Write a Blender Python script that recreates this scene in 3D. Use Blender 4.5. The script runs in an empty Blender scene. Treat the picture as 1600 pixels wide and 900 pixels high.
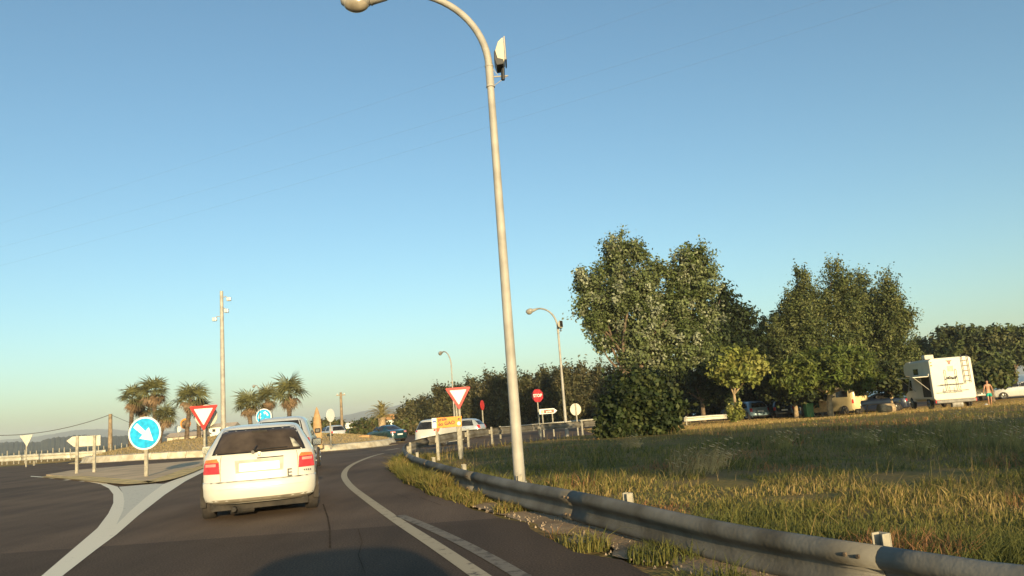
import bpy, bmesh, math, random
import numpy as np
from mathutils import Vector, Matrix
random.seed(7); rng = np.random.default_rng(11)
SC = bpy.context.scene; C = SC.collection; R = math.radians; PI = math.pi
# ------------------------------------------------------------------ camera
EYE = 1.27; FPX = 1200.0; ROLL = math.atan(0.0755); PITCH = math.atan(192/1200)
cd = bpy.data.cameras.new('camera'); cam = bpy.data.objects.new('camera', cd); C.objects.link(cam)
cd.sensor_width = 36; cd.lens = 36*FPX/1600; cd.clip_start = 0.02; cd.clip_end = 20000
cam.matrix_world = Matrix.Translation((0, 0, EYE)) @ Matrix.Rotation(PI/2+PITCH, 4, 'X') @ Matrix.Rotation(-ROLL, 4, 'Z')
SC.camera = cam
# ------------------------------------------------------------------ sky + sun
SUN_EL, SUN_AZ = 10.3, 14.5           # sun behind the camera, a little to the right
W = bpy.data.worlds.new('World'); SC.world = W; W.use_nodes = True
nt = W.node_tree; bg = nt.nodes['Background']; sk = nt.nodes.new('ShaderNodeTexSky')
sk.sky_type = 'NISHITA'; sk.sun_disc = False; sk.sun_elevation = R(SUN_EL)
sk.air_density = 1.0; sk.dust_density = 1.2; sk.ozone_density = 2.2
sd = Vector((math.sin(R(SUN_AZ))*math.cos(R(SUN_EL)), -math.cos(R(SUN_AZ))*math.cos(R(SUN_EL)), math.sin(R(SUN_EL))))
sk.sun_rotation = math.atan2(sd.x, sd.y)
bg.inputs[1].default_value = 0.149
wb = nt.nodes.new('ShaderNodeMixRGB'); wb.blend_type = 'MULTIPLY'; wb.inputs[0].default_value = 1; wb.inputs[2].default_value = (0.79, 0.91, 0.86, 1)   # the camera's warm white balance
nt.links.new(sk.outputs[0], wb.inputs[1]); nt.links.new(wb.outputs[0], bg.inputs[0])
sl = bpy.data.lights.new('sun', 'SUN'); sl.energy = 4.9; sl.angle = R(0.55); sl.color = (1.0, 0.76, 0.42)
so = bpy.data.objects.new('sun', sl); C.objects.link(so)
so.rotation_euler = sd.to_track_quat('Z', 'Y').to_euler()
SC.view_settings.view_transform = 'Standard'; SC.view_settings.look = 'None'
SC.view_settings.exposure = 0.62; SC.view_settings.gamma = 1.0
SC.render.engine = 'CYCLES'
SC.cycles.transparent_max_bounces = 8; SC.cycles.volume_bounces = 0

# ------------------------------------------------------------------ photo -> world
def ray(px, py):
    dx = px-800; dy = py-450; c, s = math.cos(ROLL), math.sin(ROLL)
    x = dx*c-dy*s; y = -(dx*s+dy*c)
    Y = FPX*math.cos(PITCH)-y*math.sin(PITCH); Z = FPX*math.sin(PITCH)+y*math.cos(PITCH)
    return x/Y, Z/Y
def P(px, py, D):
    a, b = ray(px, py); return Vector((a*D, D, EYE+b*D))
def S(v, a, b):
    t = min(1, max(0, (v-a)/(b-a))); return t*t*(3-2*t)
def tz(x, y):
    z = -0.5*S(y, 28, 50)*S(x, -24, -8) - 0.35*S(y, 40, 56)*S(x, 6, 24)
    z -= 0.10*S(x-(4.0-0.40*y), -.1, .6)*(1-S(y, 13, 20))
    z -= S(y, 92, 160)*(2.5+4.5*S(x, -15, 30))
    return z
def G(px, py, z=None):
    a, b = ray(px, py)
    if z is not None:
        D = (z-EYE)/b; return Vector((a*D, D, z))
    D = 3.0
    while D < 400 and EYE+b*D > tz(a*D, D): D += 0.05
    return Vector((a*D, D, tz(a*D, D)))
def proj(v):
    x, y, z = v[0], v[1], v[2]-EYE; dp = y*math.cos(PITCH)+z*math.sin(PITCH); u = -y*math.sin(PITCH)+z*math.cos(PITCH)
    X = FPX*x/dp; Y = -FPX*u/dp; c, s = math.cos(ROLL), math.sin(ROLL); return 800+X*c+Y*s, 450-X*s+Y*c
def onG(px, D, py=None):                       # ground point seen in image column px at depth D
    y = 703-0.0755*px if py is None else py
    for _ in range(4):
        a, b = ray(px, y); x = a*D; y += (EYE+b*D-tz(x, D))/D*FPX*0.9
    return Vector((x, D, tz(x, D)))

# ------------------------------------------------------------------ materials
MATS = {}
def mat(name, col, rough=0.6, metal=0.0, var=0.12, scale=6.0, bump=0.0, bscale=None, coat=0.0, emit=None, spec=0.5, col2=None, detail=6):
    if name in MATS: return MATS[name]
    m = bpy.data.materials.new(name); m.use_nodes = True; MATS[name] = m
    n = m.node_tree; b = n.nodes['Principled BSDF']
    b.inputs['Roughness'].default_value = rough; b.inputs['Metallic'].default_value = metal
    b.inputs['Specular IOR Level'].default_value = spec
    if coat: b.inputs['Coat Weight'].default_value = coat; b.inputs['Coat Roughness'].default_value = 0.08
    tc = n.nodes.new('ShaderNodeTexCoord'); no = n.nodes.new('ShaderNodeTexNoise')
    no.inputs['Scale'].default_value = scale; no.inputs['Detail'].default_value = detail
    n.links.new(tc.outputs['Object'], no.inputs['Vector'])
    cr = n.nodes.new('ShaderNodeValToRGB'); n.links.new(no.outputs['Fac'], cr.inputs[0])
    c = Vector(col); d = Vector(col2) if col2 else c*(1-2*var)
    cr.color_ramp.elements[0].position = 0.35; cr.color_ramp.elements[1].position = 0.65
    cr.color_ramp.elements[0].color = (*d, 1); cr.color_ramp.elements[1].color = (*(c if col2 else c*(1+var)), 1)
    n.links.new(cr.outputs[0], b.inputs['Base Color'])
    if bump:
        n2 = n.nodes.new('ShaderNodeTexNoise'); n2.inputs['Scale'].default_value = bscale or scale*4; n2.inputs['Detail'].default_value = 5
        n.links.new(tc.outputs['Object'], n2.inputs['Vector'])
        bp = n.nodes.new('ShaderNodeBump'); bp.inputs['Strength'].default_value = bump; bp.inputs['Distance'].default_value = 0.02
        n.links.new(n2.outputs['Fac'], bp.inputs['Height']); n.links.new(bp.outputs[0], b.inputs['Normal'])
    return m
def leafmat(name, trans=0.25, rough=0.6):
    if name in MATS: return MATS[name]
    m = bpy.data.materials.new(name); m.use_nodes = True; MATS[name] = m
    n = m.node_tree; b = n.nodes['Principled BSDF']; b.inputs['Roughness'].default_value = rough
    b.inputs['Specular IOR Level'].default_value = 0.25
    at = n.nodes.new('ShaderNodeAttribute'); at.attribute_name = 'tint'
    n.links.new(at.outputs['Color'], b.inputs['Base Color'])
    tr = n.nodes.new('ShaderNodeBsdfTranslucent'); n.links.new(at.outputs['Color'], tr.inputs['Color'])
    mx = n.nodes.new('ShaderNodeMixShader'); mx.inputs[0].default_value = trans
    n.links.new(b.outputs[0], mx.inputs[1]); n.links.new(tr.outputs[0], mx.inputs[2])
    n.links.new(mx.outputs[0], n.nodes['Material Output'].inputs['Surface'])
    return m
M_pole = mat('galvanised', (0.37, 0.35, 0.305), 0.6, 0.0, 0.12, 3.0, 0.1)
M_post = mat('post_beige', (0.34, 0.315, 0.25), 0.7, 0.0, 0.15, 8.0, 0.1)
M_rail = mat('rail_steel', (0.20, 0.19, 0.165), 0.7, 0.0, 0.2, 1.8, 0.25, 22, spec=0.1, col2=(0.095, 0.085, 0.068))
M_railL = mat('rail_light', (0.55, 0.52, 0.42), 0.5, 0.2, 0.12, 2.0)
M_white = mat('white_paint', (0.78, 0.77, 0.72), 0.35, 0, 0.03, 2.0, coat=0.5)
M_carwhite = mat('car_white', (0.60, 0.59, 0.53), 0.3, 0, 0.04, 1.5, coat=0.6)
M_silver = mat('car_silver', (0.58, 0.59, 0.57), 0.3, 0.25, 0.05, 2, coat=0.6)
M_signw = mat('sign_white', (0.72, 0.72, 0.68), 0.35, 0, 0.02, 3)
M_signback = mat('sign_back', (0.58, 0.55, 0.45), 0.5, 0.1, 0.08, 5)
M_red = mat('sign_red', (0.55, 0.035, 0.03), 0.4, 0, 0.08, 5)
M_blue = mat('sign_blue', (0.015, 0.40, 0.72), 0.35, 0, 0.12, 7)
M_orange = mat('sign_orange', (0.80, 0.27, 0.015), 0.4, 0, 0.05, 4)
M_brown = mat('sign_brown', (0.20, 0.06, 0.02), 0.4, 0, 0.05, 4)
M_black = mat('black_plastic', (0.015, 0.015, 0.016), 0.45, 0, 0.15, 9)
M_rubber = mat('rubber', (0.035, 0.03, 0.027), 0.85, 0, 0.2, 9, 0.3)
M_glass = mat('dark_glass', (0.035, 0.033, 0.03), 0.06, 0, 0.3, 1.2, spec=0.6)
M_tail = mat('tail_red', (0.55, 0.03, 0.03), 0.2, 0, 0.12, 14, coat=0.6)
M_amber = mat('tail_amber', (0.75, 0.2, 0.05), 0.2, 0, 0.1, 14, coat=0.6)
M_chrome = mat('chrome', (0.6, 0.6, 0.58), 0.2, 0.9, 0.05, 4)
M_under = mat('underbody', (0.03, 0.025, 0.02), 0.8, 0, 0.3, 6, 0.3)
M_trunk = mat('bark', (0.16, 0.115, 0.075), 0.9, 0, 0.3, 5, 0.8, 14)
M_trunkL = mat('bark_pale', (0.36, 0.27, 0.16), 0.9, 0, 0.2, 5, 0.6, 14)
M_wood = mat('pole_wood', (0.28, 0.21, 0.13), 0.85, 0, 0.2, 4, 0.4)
M_wire = mat('wire', (0.10, 0.10, 0.10), 0.6)
M_leaf = leafmat('leaf'); M_grass = leafmat('grass_blade', 0.3, 0.7)

# ------------------------------------------------------------------ mesh + object helpers
def tag(o, label=None, cat=None, group=None, kind=None):
    for k, v in (('label', label), ('category', cat), ('group', group), ('kind', kind)):
        if v: o[k] = v
    return o
def thing(name, loc, label, cat, group=None, rz=0):
    o = bpy.data.objects.new(name, None); C.objects.link(o); o.location = loc; o.rotation_euler = (0, 0, rz)
    o.empty_display_size = 0.2
    return tag(o, label, cat, group)
def link(name, me, parent=None, m=None, loc=None):
    if m is not None and not me.materials: me.materials.append(m)
    o = bpy.data.objects.new(name, me); C.objects.link(o)
    if parent: o.parent = parent
    if loc is not None: o.location = loc
    return o
class MB:
    def __init__(s): s.v = []; s.f = []
    def quad(s, a, b, c, d): n = len(s.v); s.v += [a, b, c, d]; s.f.append((n, n+1, n+2, n+3)); return s
    def poly(s, pts, d):                      # prism from xz polygon, front at y=d[0], back y=d[1]
        n = len(s.v); k = len(pts)
        s.v += [(p[0], d[0], p[1]) for p in pts]+[(p[0], d[1], p[1]) for p in pts]
        s.f.append(tuple(range(n, n+k))); s.f.append(tuple(reversed(range(n+k, n+2*k))))
        for i in range(k): j = (i+1) % k; s.f.append((n+j, n+i, n+k+i, n+k+j))
        return s
    def box(s, x0, x1, y0, y1, z0, z1, b=0):
        n = len(s.v)
        s.v += [(x, y, z) for z in (z0, z1) for y in (y0, y1) for x in (x0, x1)]
        for q in ((0, 2, 3, 1), (4, 5, 7, 6), (0, 1, 5, 4), (2, 6, 7, 3), (0, 4, 6, 2), (1, 3, 7, 5)): s.f.append(tuple(n+i for i in q))
        return s
    def tube(s, pts, rad, seg=8, cap=True):
        pts = [Vector(p) for p in pts]; k = len(pts)
        if not hasattr(rad, '__len__'): rad = [rad]*k
        n = len(s.v); up = None
        for i, p in enumerate(pts):
            t = (pts[min(i+1, k-1)]-pts[max(i-1, 0)]).normalized()
            if up is None: up = Vector((0, 0, 1)) if abs(t.z) < 0.9 else Vector((1, 0, 0))
            a = t.cross(up).normalized(); b = a.cross(t).normalized(); up = b
            for j in range(seg):
                q = 2*PI*j/seg; s.v.append(tuple(p+(a*math.cos(q)+b*math.sin(q))*rad[i]))
        for i in range(k-1):
            for j in range(seg):
                s.f.append((n+i*seg+j, n+i*seg+(j+1) % seg, n+(i+1)*seg+(j+1) % seg, n+(i+1)*seg+j))
        if cap:
            s.f.append(tuple(reversed(range(n, n+seg)))); s.f.append(tuple(range(n+(k-1)*seg, n+k*seg)))
        return s
    def lathe(s, prof, seg=16, axis='z', c=(0, 0, 0)):     # prof: (r, h)
        n = len(s.v); k = len(prof)
        for r, h in prof:
            for j in range(seg):
                q = 2*PI*j/seg; u, w = r*math.cos(q), r*math.sin(q)
                p = (u, w, h) if axis == 'z' else ((h, u, w) if axis == 'x' else (w, h, u))
                s.v.append((p[0]+c[0], p[1]+c[1], p[2]+c[2]))
        for i in range(k-1):
            for j in range(seg):
                s.f.append((n+i*seg+j, n+i*seg+(j+1) % seg, n+(i+1)*seg+(j+1) % seg, n+(i+1)*seg+j))
        s.f.append(tuple(reversed(range(n, n+seg)))); s.f.append(tuple(range(n+(k-1)*seg, n+k*seg)))
        return s
    def grid(s, fn, nu, nv):
        n = len(s.v)
        for i in range(nu+1):
            for j in range(nv+1): s.v.append(tuple(fn(i/nu, j/nv)))
        for i in range(nu):
            for j in range(nv):
                a = n+i*(nv+1)+j; s.f.append((a, a+nv+1, a+nv+2, a+1))
        return s
    def mesh(s, name, m=None, smooth=0, fix=True):
        me = bpy.data.meshes.new(name); me.from_pydata([tuple(v) for v in s.v], [], s.f)
        if fix:
            bm = bmesh.new(); bm.from_mesh(me); bmesh.ops.recalc_face_normals(bm, faces=bm.faces); bm.to_mesh(me); bm.free()
        if smooth:
            me.polygons.foreach_set('use_smooth', [True]*len(me.polygons)); me.set_sharp_from_angle(angle=R(smooth))
        if m: me.materials.append(m)
        me.update(); return me
    def obj(s, name, m, parent=None, smooth=0, bevel=0, fix=True):
        o = link(name, s.mesh(name, m, smooth, fix), parent)
        if bevel:
            b = o.modifiers.new('bevel', 'BEVEL'); b.width = bevel; b.segments = 2; b.limit_method = 'ANGLE'
        return o
def np_mesh(name, V, F, m, tint=None):
    me = bpy.data.meshes.new(name); k = F.shape[1]
    me.vertices.add(len(V)); me.vertices.foreach_set('co', V.astype(np.float32).ravel())
    me.loops.add(F.size); me.loops.foreach_set('vertex_index', F.astype(np.int32).ravel())
    me.polygons.add(len(F)); me.polygons.foreach_set('loop_start', np.arange(0, F.size, k, dtype=np.int32))
    me.polygons.foreach_set('loop_total', np.full(len(F), k, np.int32)); me.update(calc_edges=True)
    if tint is not None:
        a = me.color_attributes.new('tint', 'FLOAT_COLOR', 'POINT')
        a.data.foreach_set('color', np.hstack([tint, np.ones((len(tint), 1))]).astype(np.float32).ravel())
    me.materials.append(m); me.validate(); return me
def text(s, size, name, m, parent, loc, rot=(PI/2, 0, 0), th=0.004, align='CENTER', sx=1.0, bold=0.0):
    cu = bpy.data.curves.new(name, 'FONT'); cu.body = s; cu.size = size; cu.align_x = align; cu.align_y = 'CENTER'; cu.extrude = th; cu.offset = bold
    cu.resolution_u = 3
    t = bpy.data.objects.new('t', cu); C.objects.link(t)
    bpy.context.view_layer.update()
    me = bpy.data.meshes.new_from_object(t.evaluated_get(bpy.context.evaluated_depsgraph_get())); me.name = name
    bpy.data.objects.remove(t); o = link(name, me, parent, m); me.materials.clear(); me.materials.append(m)
    o.location = loc; o.rotation_euler = rot; o.scale = (sx, 1, 1); return o
def struct(o): o['kind'] = 'structure'; return o
def interp(tab, v):
    if v <= tab[0][0]: return tab[0][1:]
    for a, b in zip(tab, tab[1:]):
        if v <= b[0]:
            t = (v-a[0])/(b[0]-a[0]) if b[0] > a[0] else 0
            return tuple(p+(q-p)*t for p, q in zip(a[1:], b[1:]))
    return tab[-1][1:]

# ------------------------------------------------------------------ ground
def axis(a, b, step, far):
    l = list(np.arange(a, b+0.01, step)); d = step*2; v = b
    while v < far: v += d; d *= 1.35; l.append(v)
    d = step*2; v = a; pre = []
    while v > -far: v -= d; d *= 1.35; pre.append(v)
    return pre[::-1]+l
xs = axis(-60, 60, 1.5, 5000); ys = axis(-30, 165, 1.5, 6000)
def ground_material():
    m = bpy.data.materials.new('dry_ground'); m.use_nodes = True; n = m.node_tree; L = n.links
    b = n.nodes['Principled BSDF']; b.inputs['Roughness'].default_value = 0.95; b.inputs['Specular IOR Level'].default_value = 0.1
    tc = n.nodes.new('ShaderNodeTexCoord')
    def noise(sc, det=6, dist=0):
        x = n.nodes.new('ShaderNodeTexNoise'); x.inputs['Scale'].default_value = sc; x.inputs['Detail'].default_value = det
        x.inputs['Distortion'].default_value = dist; L.new(tc.outputs['Object'], x.inputs['Vector']); return x
    def ramp(src, stops):
        r = n.nodes.new('ShaderNodeValToRGB'); L.new(src, r.inputs[0]); e = r.color_ramp.elements
        while len(e) < len(stops): e.new(0.5)
        for i, (p, c) in enumerate(stops): e[i].position = p; e[i].color = (*c, 1)
        return r
    field = ramp(noise(0.9, 8, 0.5).outputs[0], [(0.3, (0.11, 0.105, 0.03)), (0.45, (0.18, 0.14, 0.045)), (0.6, (0.22, 0.15, 0.06)), (0.75, (0.16, 0.09, 0.045))])
    gold = ramp(noise(0.5, 9, 0.3).outputs[0], [(0.3, (0.30, 0.185, 0.05)), (0.5, (0.42, 0.26, 0.08)), (0.7, (0.50, 0.33, 0.12))])
    sep = n.nodes.new('ShaderNodeSeparateXYZ'); L.new(tc.outputs['Object'], sep.inputs[0])
    mr = n.nodes.new('ShaderNodeMapRange'); mr.inputs[1].default_value = 30; mr.inputs[2].default_value = 40
    L.new(sep.outputs['Y'], mr.inputs[0])
    mx = n.nodes.new('ShaderNodeMixRGB'); L.new(mr.outputs[0], mx.inputs[0]); L.new(field.outputs[0], mx.inputs[1]); L.new(gold.outputs[0], mx.inputs[2])
    far = n.nodes.new('ShaderNodeMapRange'); far.inputs[1].default_value = 84; far.inputs[2].default_value = 92; L.new(sep.outputs['Y'], far.inputs[0])
    sc = ramp(noise(0.08, 6).outputs[0], [(0.35, (0.035, 0.045, 0.02)), (0.65, (0.09, 0.09, 0.04))])
    mx2 = n.nodes.new('ShaderNodeMixRGB'); L.new(far.outputs[0], mx2.inputs[0]); L.new(mx.outputs[0], mx2.inputs[1]); L.new(sc.outputs[0], mx2.inputs[2])
    L.new(mx2.outputs[0], b.inputs['Base Color'])
    bp = n.nodes.new('ShaderNodeBump'); bp.inputs['Strength'].default_value = 0.9; bp.inputs['Distance'].default_value = 0.06
    L.new(noise(9, 8).outputs[0], bp.inputs['Height']); L.new(bp.outputs[0], b.inputs['Normal'])
    return m
g = MB(); ny = len(ys)
g.v = [(x, y, tz(x, y)) for x in xs for y in ys]
g.f = [(i*ny+j, (i+1)*ny+j, (i+1)*ny+j+1, i*ny+j+1) for i in range(len(xs)-1) for j in range(ny-1)]
struct(link('ground', g.mesh('ground', ground_material(), 60, fix=False)))

# asphalt: rows from left edge to right edge
EDGE = [(y, x) for x, y in [(4.2, -14), (2.6, -2)]]
for q in [(1000, 895), (887, 857), (800, 815), (750, 800), (675, 775), (632, 755), (620, 742)]:
    p = G(*q, z=0); EDGE.append((p.y, p.x))
EDGE += [(20.0, -3.45), (22.5, -3.75), (25.0, -3.85), (27.5, -2.9), (31, -0.9), (36, 1.6), (42, 5.0), (50, 11), (58, 20), (66, 36), (74, 60), (84, 60)]
EDGE.sort()
def xr(y): return interp(EDGE, y)[0]
def xl(y): return interp([(-14, -90), (56.5, -90), (57.5, -34), (84, -34)], y)[0]
def asphalt_material():
    m = bpy.data.materials.new('asphalt'); m.use_nodes = True; n = m.node_tree; L = n.links
    b = n.nodes['Principled BSDF']; b.inputs['Roughness'].default_value = 0.9; b.inputs['Specular IOR Level'].default_value = 0.15
    tc = n.nodes.new('ShaderNodeTexCoord')
    def noise(sc, det=6):
        x = n.nodes.new('ShaderNodeTexNoise'); x.inputs['Scale'].default_value = sc; x.inputs['Detail'].default_value = det
        L.new(tc.outputs['Object'], x.inputs['Vector']); return x
    a = n.nodes.new('ShaderNodeValToRGB'); L.new(noise(0.35, 9).outputs[0], a.inputs[0])
    a.color_ramp.elements[0].position = 0.3; a.color_ramp.elements[0].color = (0.105, 0.073, 0.050, 1)
    a.color_ramp.elements[1].position = 0.7; a.color_ramp.elements[1].color = (0.180, 0.124, 0.082, 1)
    f = n.nodes.new('ShaderNodeValToRGB'); L.new(noise(55, 3).outputs[0], f.inputs[0])
    f.color_ramp.elements[0].position = 0.35; f.color_ramp.elements[0].color = (0.55, 0.55, 0.55, 1)
    f.color_ramp.elements[1].position = 0.75; f.color_ramp.elements[1].color = (1.45, 1.4, 1.35, 1)
    mx = n.nodes.new('ShaderNodeMixRGB'); mx.blend_type = 'MULTIPLY'; mx.inputs[0].default_value = 1
    L.new(a.outputs[0], mx.inputs[1]); L.new(f.outputs[0], mx.inputs[2])
    vo = n.nodes.new('ShaderNodeTexVoronoi'); vo.inputs['Scale'].default_value = 9; L.new(tc.outputs['Object'], vo.inputs['Vector'])
    lt = n.nodes.new('ShaderNodeMath'); lt.operation = 'LESS_THAN'; lt.inputs[1].default_value = 0.045; L.new(vo.outputs['Distance'], lt.inputs[0])
    mk = n.nodes.new('ShaderNodeMath'); mk.operation = 'GREATER_THAN'; mk.inputs[1].default_value = 0.72
    vc = n.nodes.new('ShaderNodeSeparateColor'); L.new(vo.outputs['Color'], vc.inputs[0]); L.new(vc.outputs[0], mk.inputs[0])
    mm = n.nodes.new('ShaderNodeMath'); mm.operation = 'MULTIPLY'; L.new(lt.outputs[0], mm.inputs[0]); L.new(mk.outputs[0], mm.inputs[1])
    ms = n.nodes.new('ShaderNodeMixRGB'); L.new(mm.outputs[0], ms.inputs[0]); L.new(mx.outputs[0], ms.inputs[1]); ms.inputs[2].default_value = (.34, .28, .20, 1)
    dn = n.nodes.new('ShaderNodeMapping'); dn.inputs['Scale'].default_value = (.9, .12, 1); dn.inputs['Rotation'].default_value = (0, 0, R(-12)); L.new(tc.outputs['Object'], dn.inputs['Vector'])
    st = n.nodes.new('ShaderNodeTexNoise'); st.inputs['Scale'].default_value = 1.6; st.inputs['Detail'].default_value = 5; L.new(dn.outputs[0], st.inputs['Vector'])
    sr = n.nodes.new('ShaderNodeMapRange'); sr.inputs[1].default_value = .3; sr.inputs[2].default_value = .7; sr.inputs[3].default_value = .78; sr.inputs[4].default_value = 1.18; L.new(st.outputs[0], sr.inputs[0])
    ss = n.nodes.new('ShaderNodeVectorMath'); ss.operation = 'SCALE'; L.new(ms.outputs[0], ss.inputs[0]); L.new(sr.outputs[0], ss.inputs['Scale'])
    # darker, newer resurfacing across the near part of the road: a straight slanted joint
    sep = n.nodes.new('ShaderNodeSeparateXYZ'); L.new(tc.outputs['Object'], sep.inputs[0])
    ma = n.nodes.new('ShaderNodeMath'); ma.operation = 'MULTIPLY_ADD'; ma.inputs[1].default_value = 0.03
    L.new(sep.outputs['X'], ma.inputs[0]); L.new(sep.outputs['Y'], ma.inputs[2])
    mr = n.nodes.new('ShaderNodeMapRange'); mr.inputs[1].default_value = 9.50; mr.inputs[2].default_value = 9.56
    mr.inputs[3].default_value = 0.66; mr.inputs[4].default_value = 1.0; L.new(ma.outputs[0], mr.inputs[0])
    sc = n.nodes.new('ShaderNodeVectorMath'); sc.operation = 'SCALE'; L.new(ss.outputs[0], sc.inputs[0]); L.new(mr.outputs[0], sc.inputs['Scale'])
    L.new(sc.outputs[0], b.inputs['Base Color'])
    bp = n.nodes.new('ShaderNodeBump'); bp.inputs['Strength'].default_value = 0.5; bp.inputs['Distance'].default_value = 0.006
    L.new(noise(90, 4).outputs[0], bp.inputs['Height']); L.new(bp.outputs[0], b.inputs['Normal'])
    return m
M_asph = asphalt_material()
rows = list(np.arange(-14, 84.01, 0.5)); NX = 48; rd = MB()
for y in rows:
    a, b = xl(y), xr(y)
    for i in range(NX+1):
        t = i/NX; x = a+(b-a)*(1-(1-t)**1.4); x += (0.06*math.sin(y*5.1)+0.05*math.sin(y*2.3) if i == NX else 0)
        rd.v.append((x, y, tz(x, y)+0.018))
for j in range(len(rows)-1):
    for i in range(NX):
        q = j*(NX+1)+i; rd.f.append((q, q+1, q+NX+2, q+NX+1))
struct(link('road', rd.mesh('road', M_asph, 60, fix=False)))
def paint_material(name, a, wear):
    m = bpy.data.materials.new(name); m.use_nodes = True; n = m.node_tree; L = n.links
    b = n.nodes['Principled BSDF']; b.inputs['Roughness'].default_value = 0.9; b.inputs['Specular IOR Level'].default_value = 0.15
    tc = n.nodes.new('ShaderNodeTexCoord'); no = n.nodes.new('ShaderNodeTexNoise'); no.inputs['Scale'].default_value = 7; no.inputs['Detail'].default_value = 10; no.inputs['Roughness'].default_value = 0.75
    L.new(tc.outputs['Object'], no.inputs[0]); r = n.nodes.new('ShaderNodeValToRGB'); L.new(no.outputs[0], r.inputs[0])
    e = r.color_ramp.elements; e[0].position = wear; e[0].color = (0.10, 0.085, 0.07, 1); e[1].position = wear+0.12; e[1].color = (*a, 1)
    L.new(r.outputs[0], b.inputs['Base Color']); return m
M_paint = paint_material('road_paint', (0.80, 0.73, 0.57), 0.26)
M_paint2 = paint_material('road_paint_old', (0.21, 0.18, 0.14), 0.40)
M_paint3 = paint_material('road_paint_worn', (0.42, 0.35, 0.24), 0.32)
def smoothpts(p, it=2):
    p = [Vector(q) for q in p]
    for _ in range(it):
        q = [p[0]]
        for a, b in zip(p, p[1:]): q += [a*0.75+b*0.25, a*0.25+b*0.75]
        q.append(p[-1]); p = q
    return p
def strip(name, pts, w, m, zoff=0.023, it=3):
    p = smoothpts(pts, it); b = MB(); k = len(p)
    if not hasattr(w, '__len__'): w = (w, w)
    for i, q in enumerate(p):
        t = (p[min(i+1, k-1)]-p[max(0, i-1)]); t.z = 0; t.normalize(); nn = Vector((-t.y, t.x, 0)); ww = w[0]+(w[1]-w[0])*i/(k-1)
        for s in (-1, 1):
            r = q+nn*s*ww/2; b.v.append((r.x, r.y, tz(r.x, r.y)+zoff))
    b.f = [(2*i, 2*i+1, 2*i+3, 2*i+2) for i in range(k-1)]
    return struct(link(name, b.mesh(name, m)))
strip('lane_line', [G(*q, z=0) for q in [(830, 960), (745, 900), (680, 855), (620, 816), (575, 783), (545, 760), (535, 742), (548, 727), (580, 714), (600, 708)]], (0.15, 0.14), M_paint3)
strip('old_lane_line', [G(*q, z=0) for q in [(900, 960), (800, 894), (720, 850), (660, 822), (625, 808)]], 0.13, M_paint2)
def decal(name, px, z, m):
    b = MB(); q = [G(*p, z=0) for p in px]; b.v = [(p.x, p.y, z) for p in q]; b.f = [tuple(range(len(q)))]; me = b.mesh(name, m)
    bm = bmesh.new(); bm.from_mesh(me); bmesh.ops.triangulate(bm, faces=bm.faces, ngon_method='EAR_CLIP'); bm.to_mesh(me); bm.free(); return struct(link(name, me))
decal('gore_paint', [(48, 745.6), (90, 748.6), (130, 752.4), (156, 757.3), (170, 764.5), (177, 774), (177, 788), (169, 805), (152, 828), (122, 854), (69, 900), (25, 938), (55, 940), (102, 900), (150, 862), (182, 838), (217, 807), (257, 775), (290, 753), (322, 736.5), (370, 721), (420, 709), (420, 706), (368, 718), (318, 732.5), (284, 747), (256, 757.5), (230, 777), (205, 799), (182, 822), (192, 800), (194.5, 785), (192, 772), (184, 762), (162, 755.6), (131, 750.6), (90, 747.2), (48, 744.6)], 0.024, M_paint)
decal('gore_fill', [(186, 762), (243, 757), (256, 757.5), (230, 777), (205, 799), (182, 822), (192, 800), (194.5, 785), (192, 772)], 0.0235, paint_material('gore_fill_paint', (0.62, 0.58, 0.47), 0.30))
for a, b in [((503, 707), (526, 704)), ((532, 703), (553, 700.5)), ((470, 712), (494, 709)), ((604, 704), (623, 701))]:
    strip('yield_dash', [G(*a), G(*b)], 0.3, M_paint3, it=1)
for i, (x, y) in enumerate([(83, 748), (105, 751), (131, 753), (160, 757)]):
    strip('edge_dash', [G(x-3, y, z=0), G(x+4, y+.3, z=0)], 0.2, M_paint, it=0, zoff=0.031)
# tar joints on the road
for pts in ([(505, 790), (515, 820), (516, 860)], [(0, 769), (60, 760), (120, 751)], [(0, 783), (60, 775)]):
    strip('tar_joint', [G(*q, z=0) for q in pts], 0.022, mat('tar', (0.065, 0.046, 0.032), 0.95, spec=0.05), it=1, zoff=0.0245)
for pts in ([(300, 860), (330, 852), (352, 858), (380, 850), (398, 853)], [(560, 830), (566, 850), (560, 872), (571, 900)], [(610, 770), (640, 782), (655, 779), (690, 792)], [(20, 830), (70, 822), (95, 828), (130, 818)]):
    strip('crack', [G(q[0], q[1], z=0) for q in pts], 0.007, MATS['tar'], it=0, zoff=0.0245)
# ------------------------------------------------------------------ splitter island and roundabout
M_kerbY = mat('kerb_ochre', (0.62, 0.43, 0.15), 0.8, 0, 0.2, 3, 0.3)
M_dry = mat('island_dust', (0.54, 0.385, 0.225), 0.95, 0, 0.12, 0.8, 0.15, 12)
isl = [G(*p, z=0) for p in [(72, 743.5), (140, 749.5), (208, 757), (243, 755), (285, 740), (330, 723), (345, 716), (300, 722), (200, 729), (110, 737)]]
def offset_poly(p, d):
    c = sum(p, Vector())/len(p); out = []
    for i in range(len(p)):
        a, b, e = p[i-1], p[i], p[(i+1) % len(p)]
        t = (e-a); t.z = 0; t.normalize(); out.append(b+Vector((-t.y, t.x, 0))*d)
    return out
def ringprism(name, p, inner, z0, z1, m):
    b = MB(); k = len(p)
    for q, z in ((p, z0), (p, z1), (inner, z1+0.01)): b.v += [(v.x, v.y, z) for v in q]
    for r in (0, 1):
        for i in range(k): j = (i+1) % k; b.f.append((r*k+i, r*k+j, r*k+k+j, r*k+k+i))
    return struct(b.obj(name, m))
area = sum(a.x*b.y-b.x*a.y for a, b in zip(isl, isl[1:]+isl[:1]))
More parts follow.
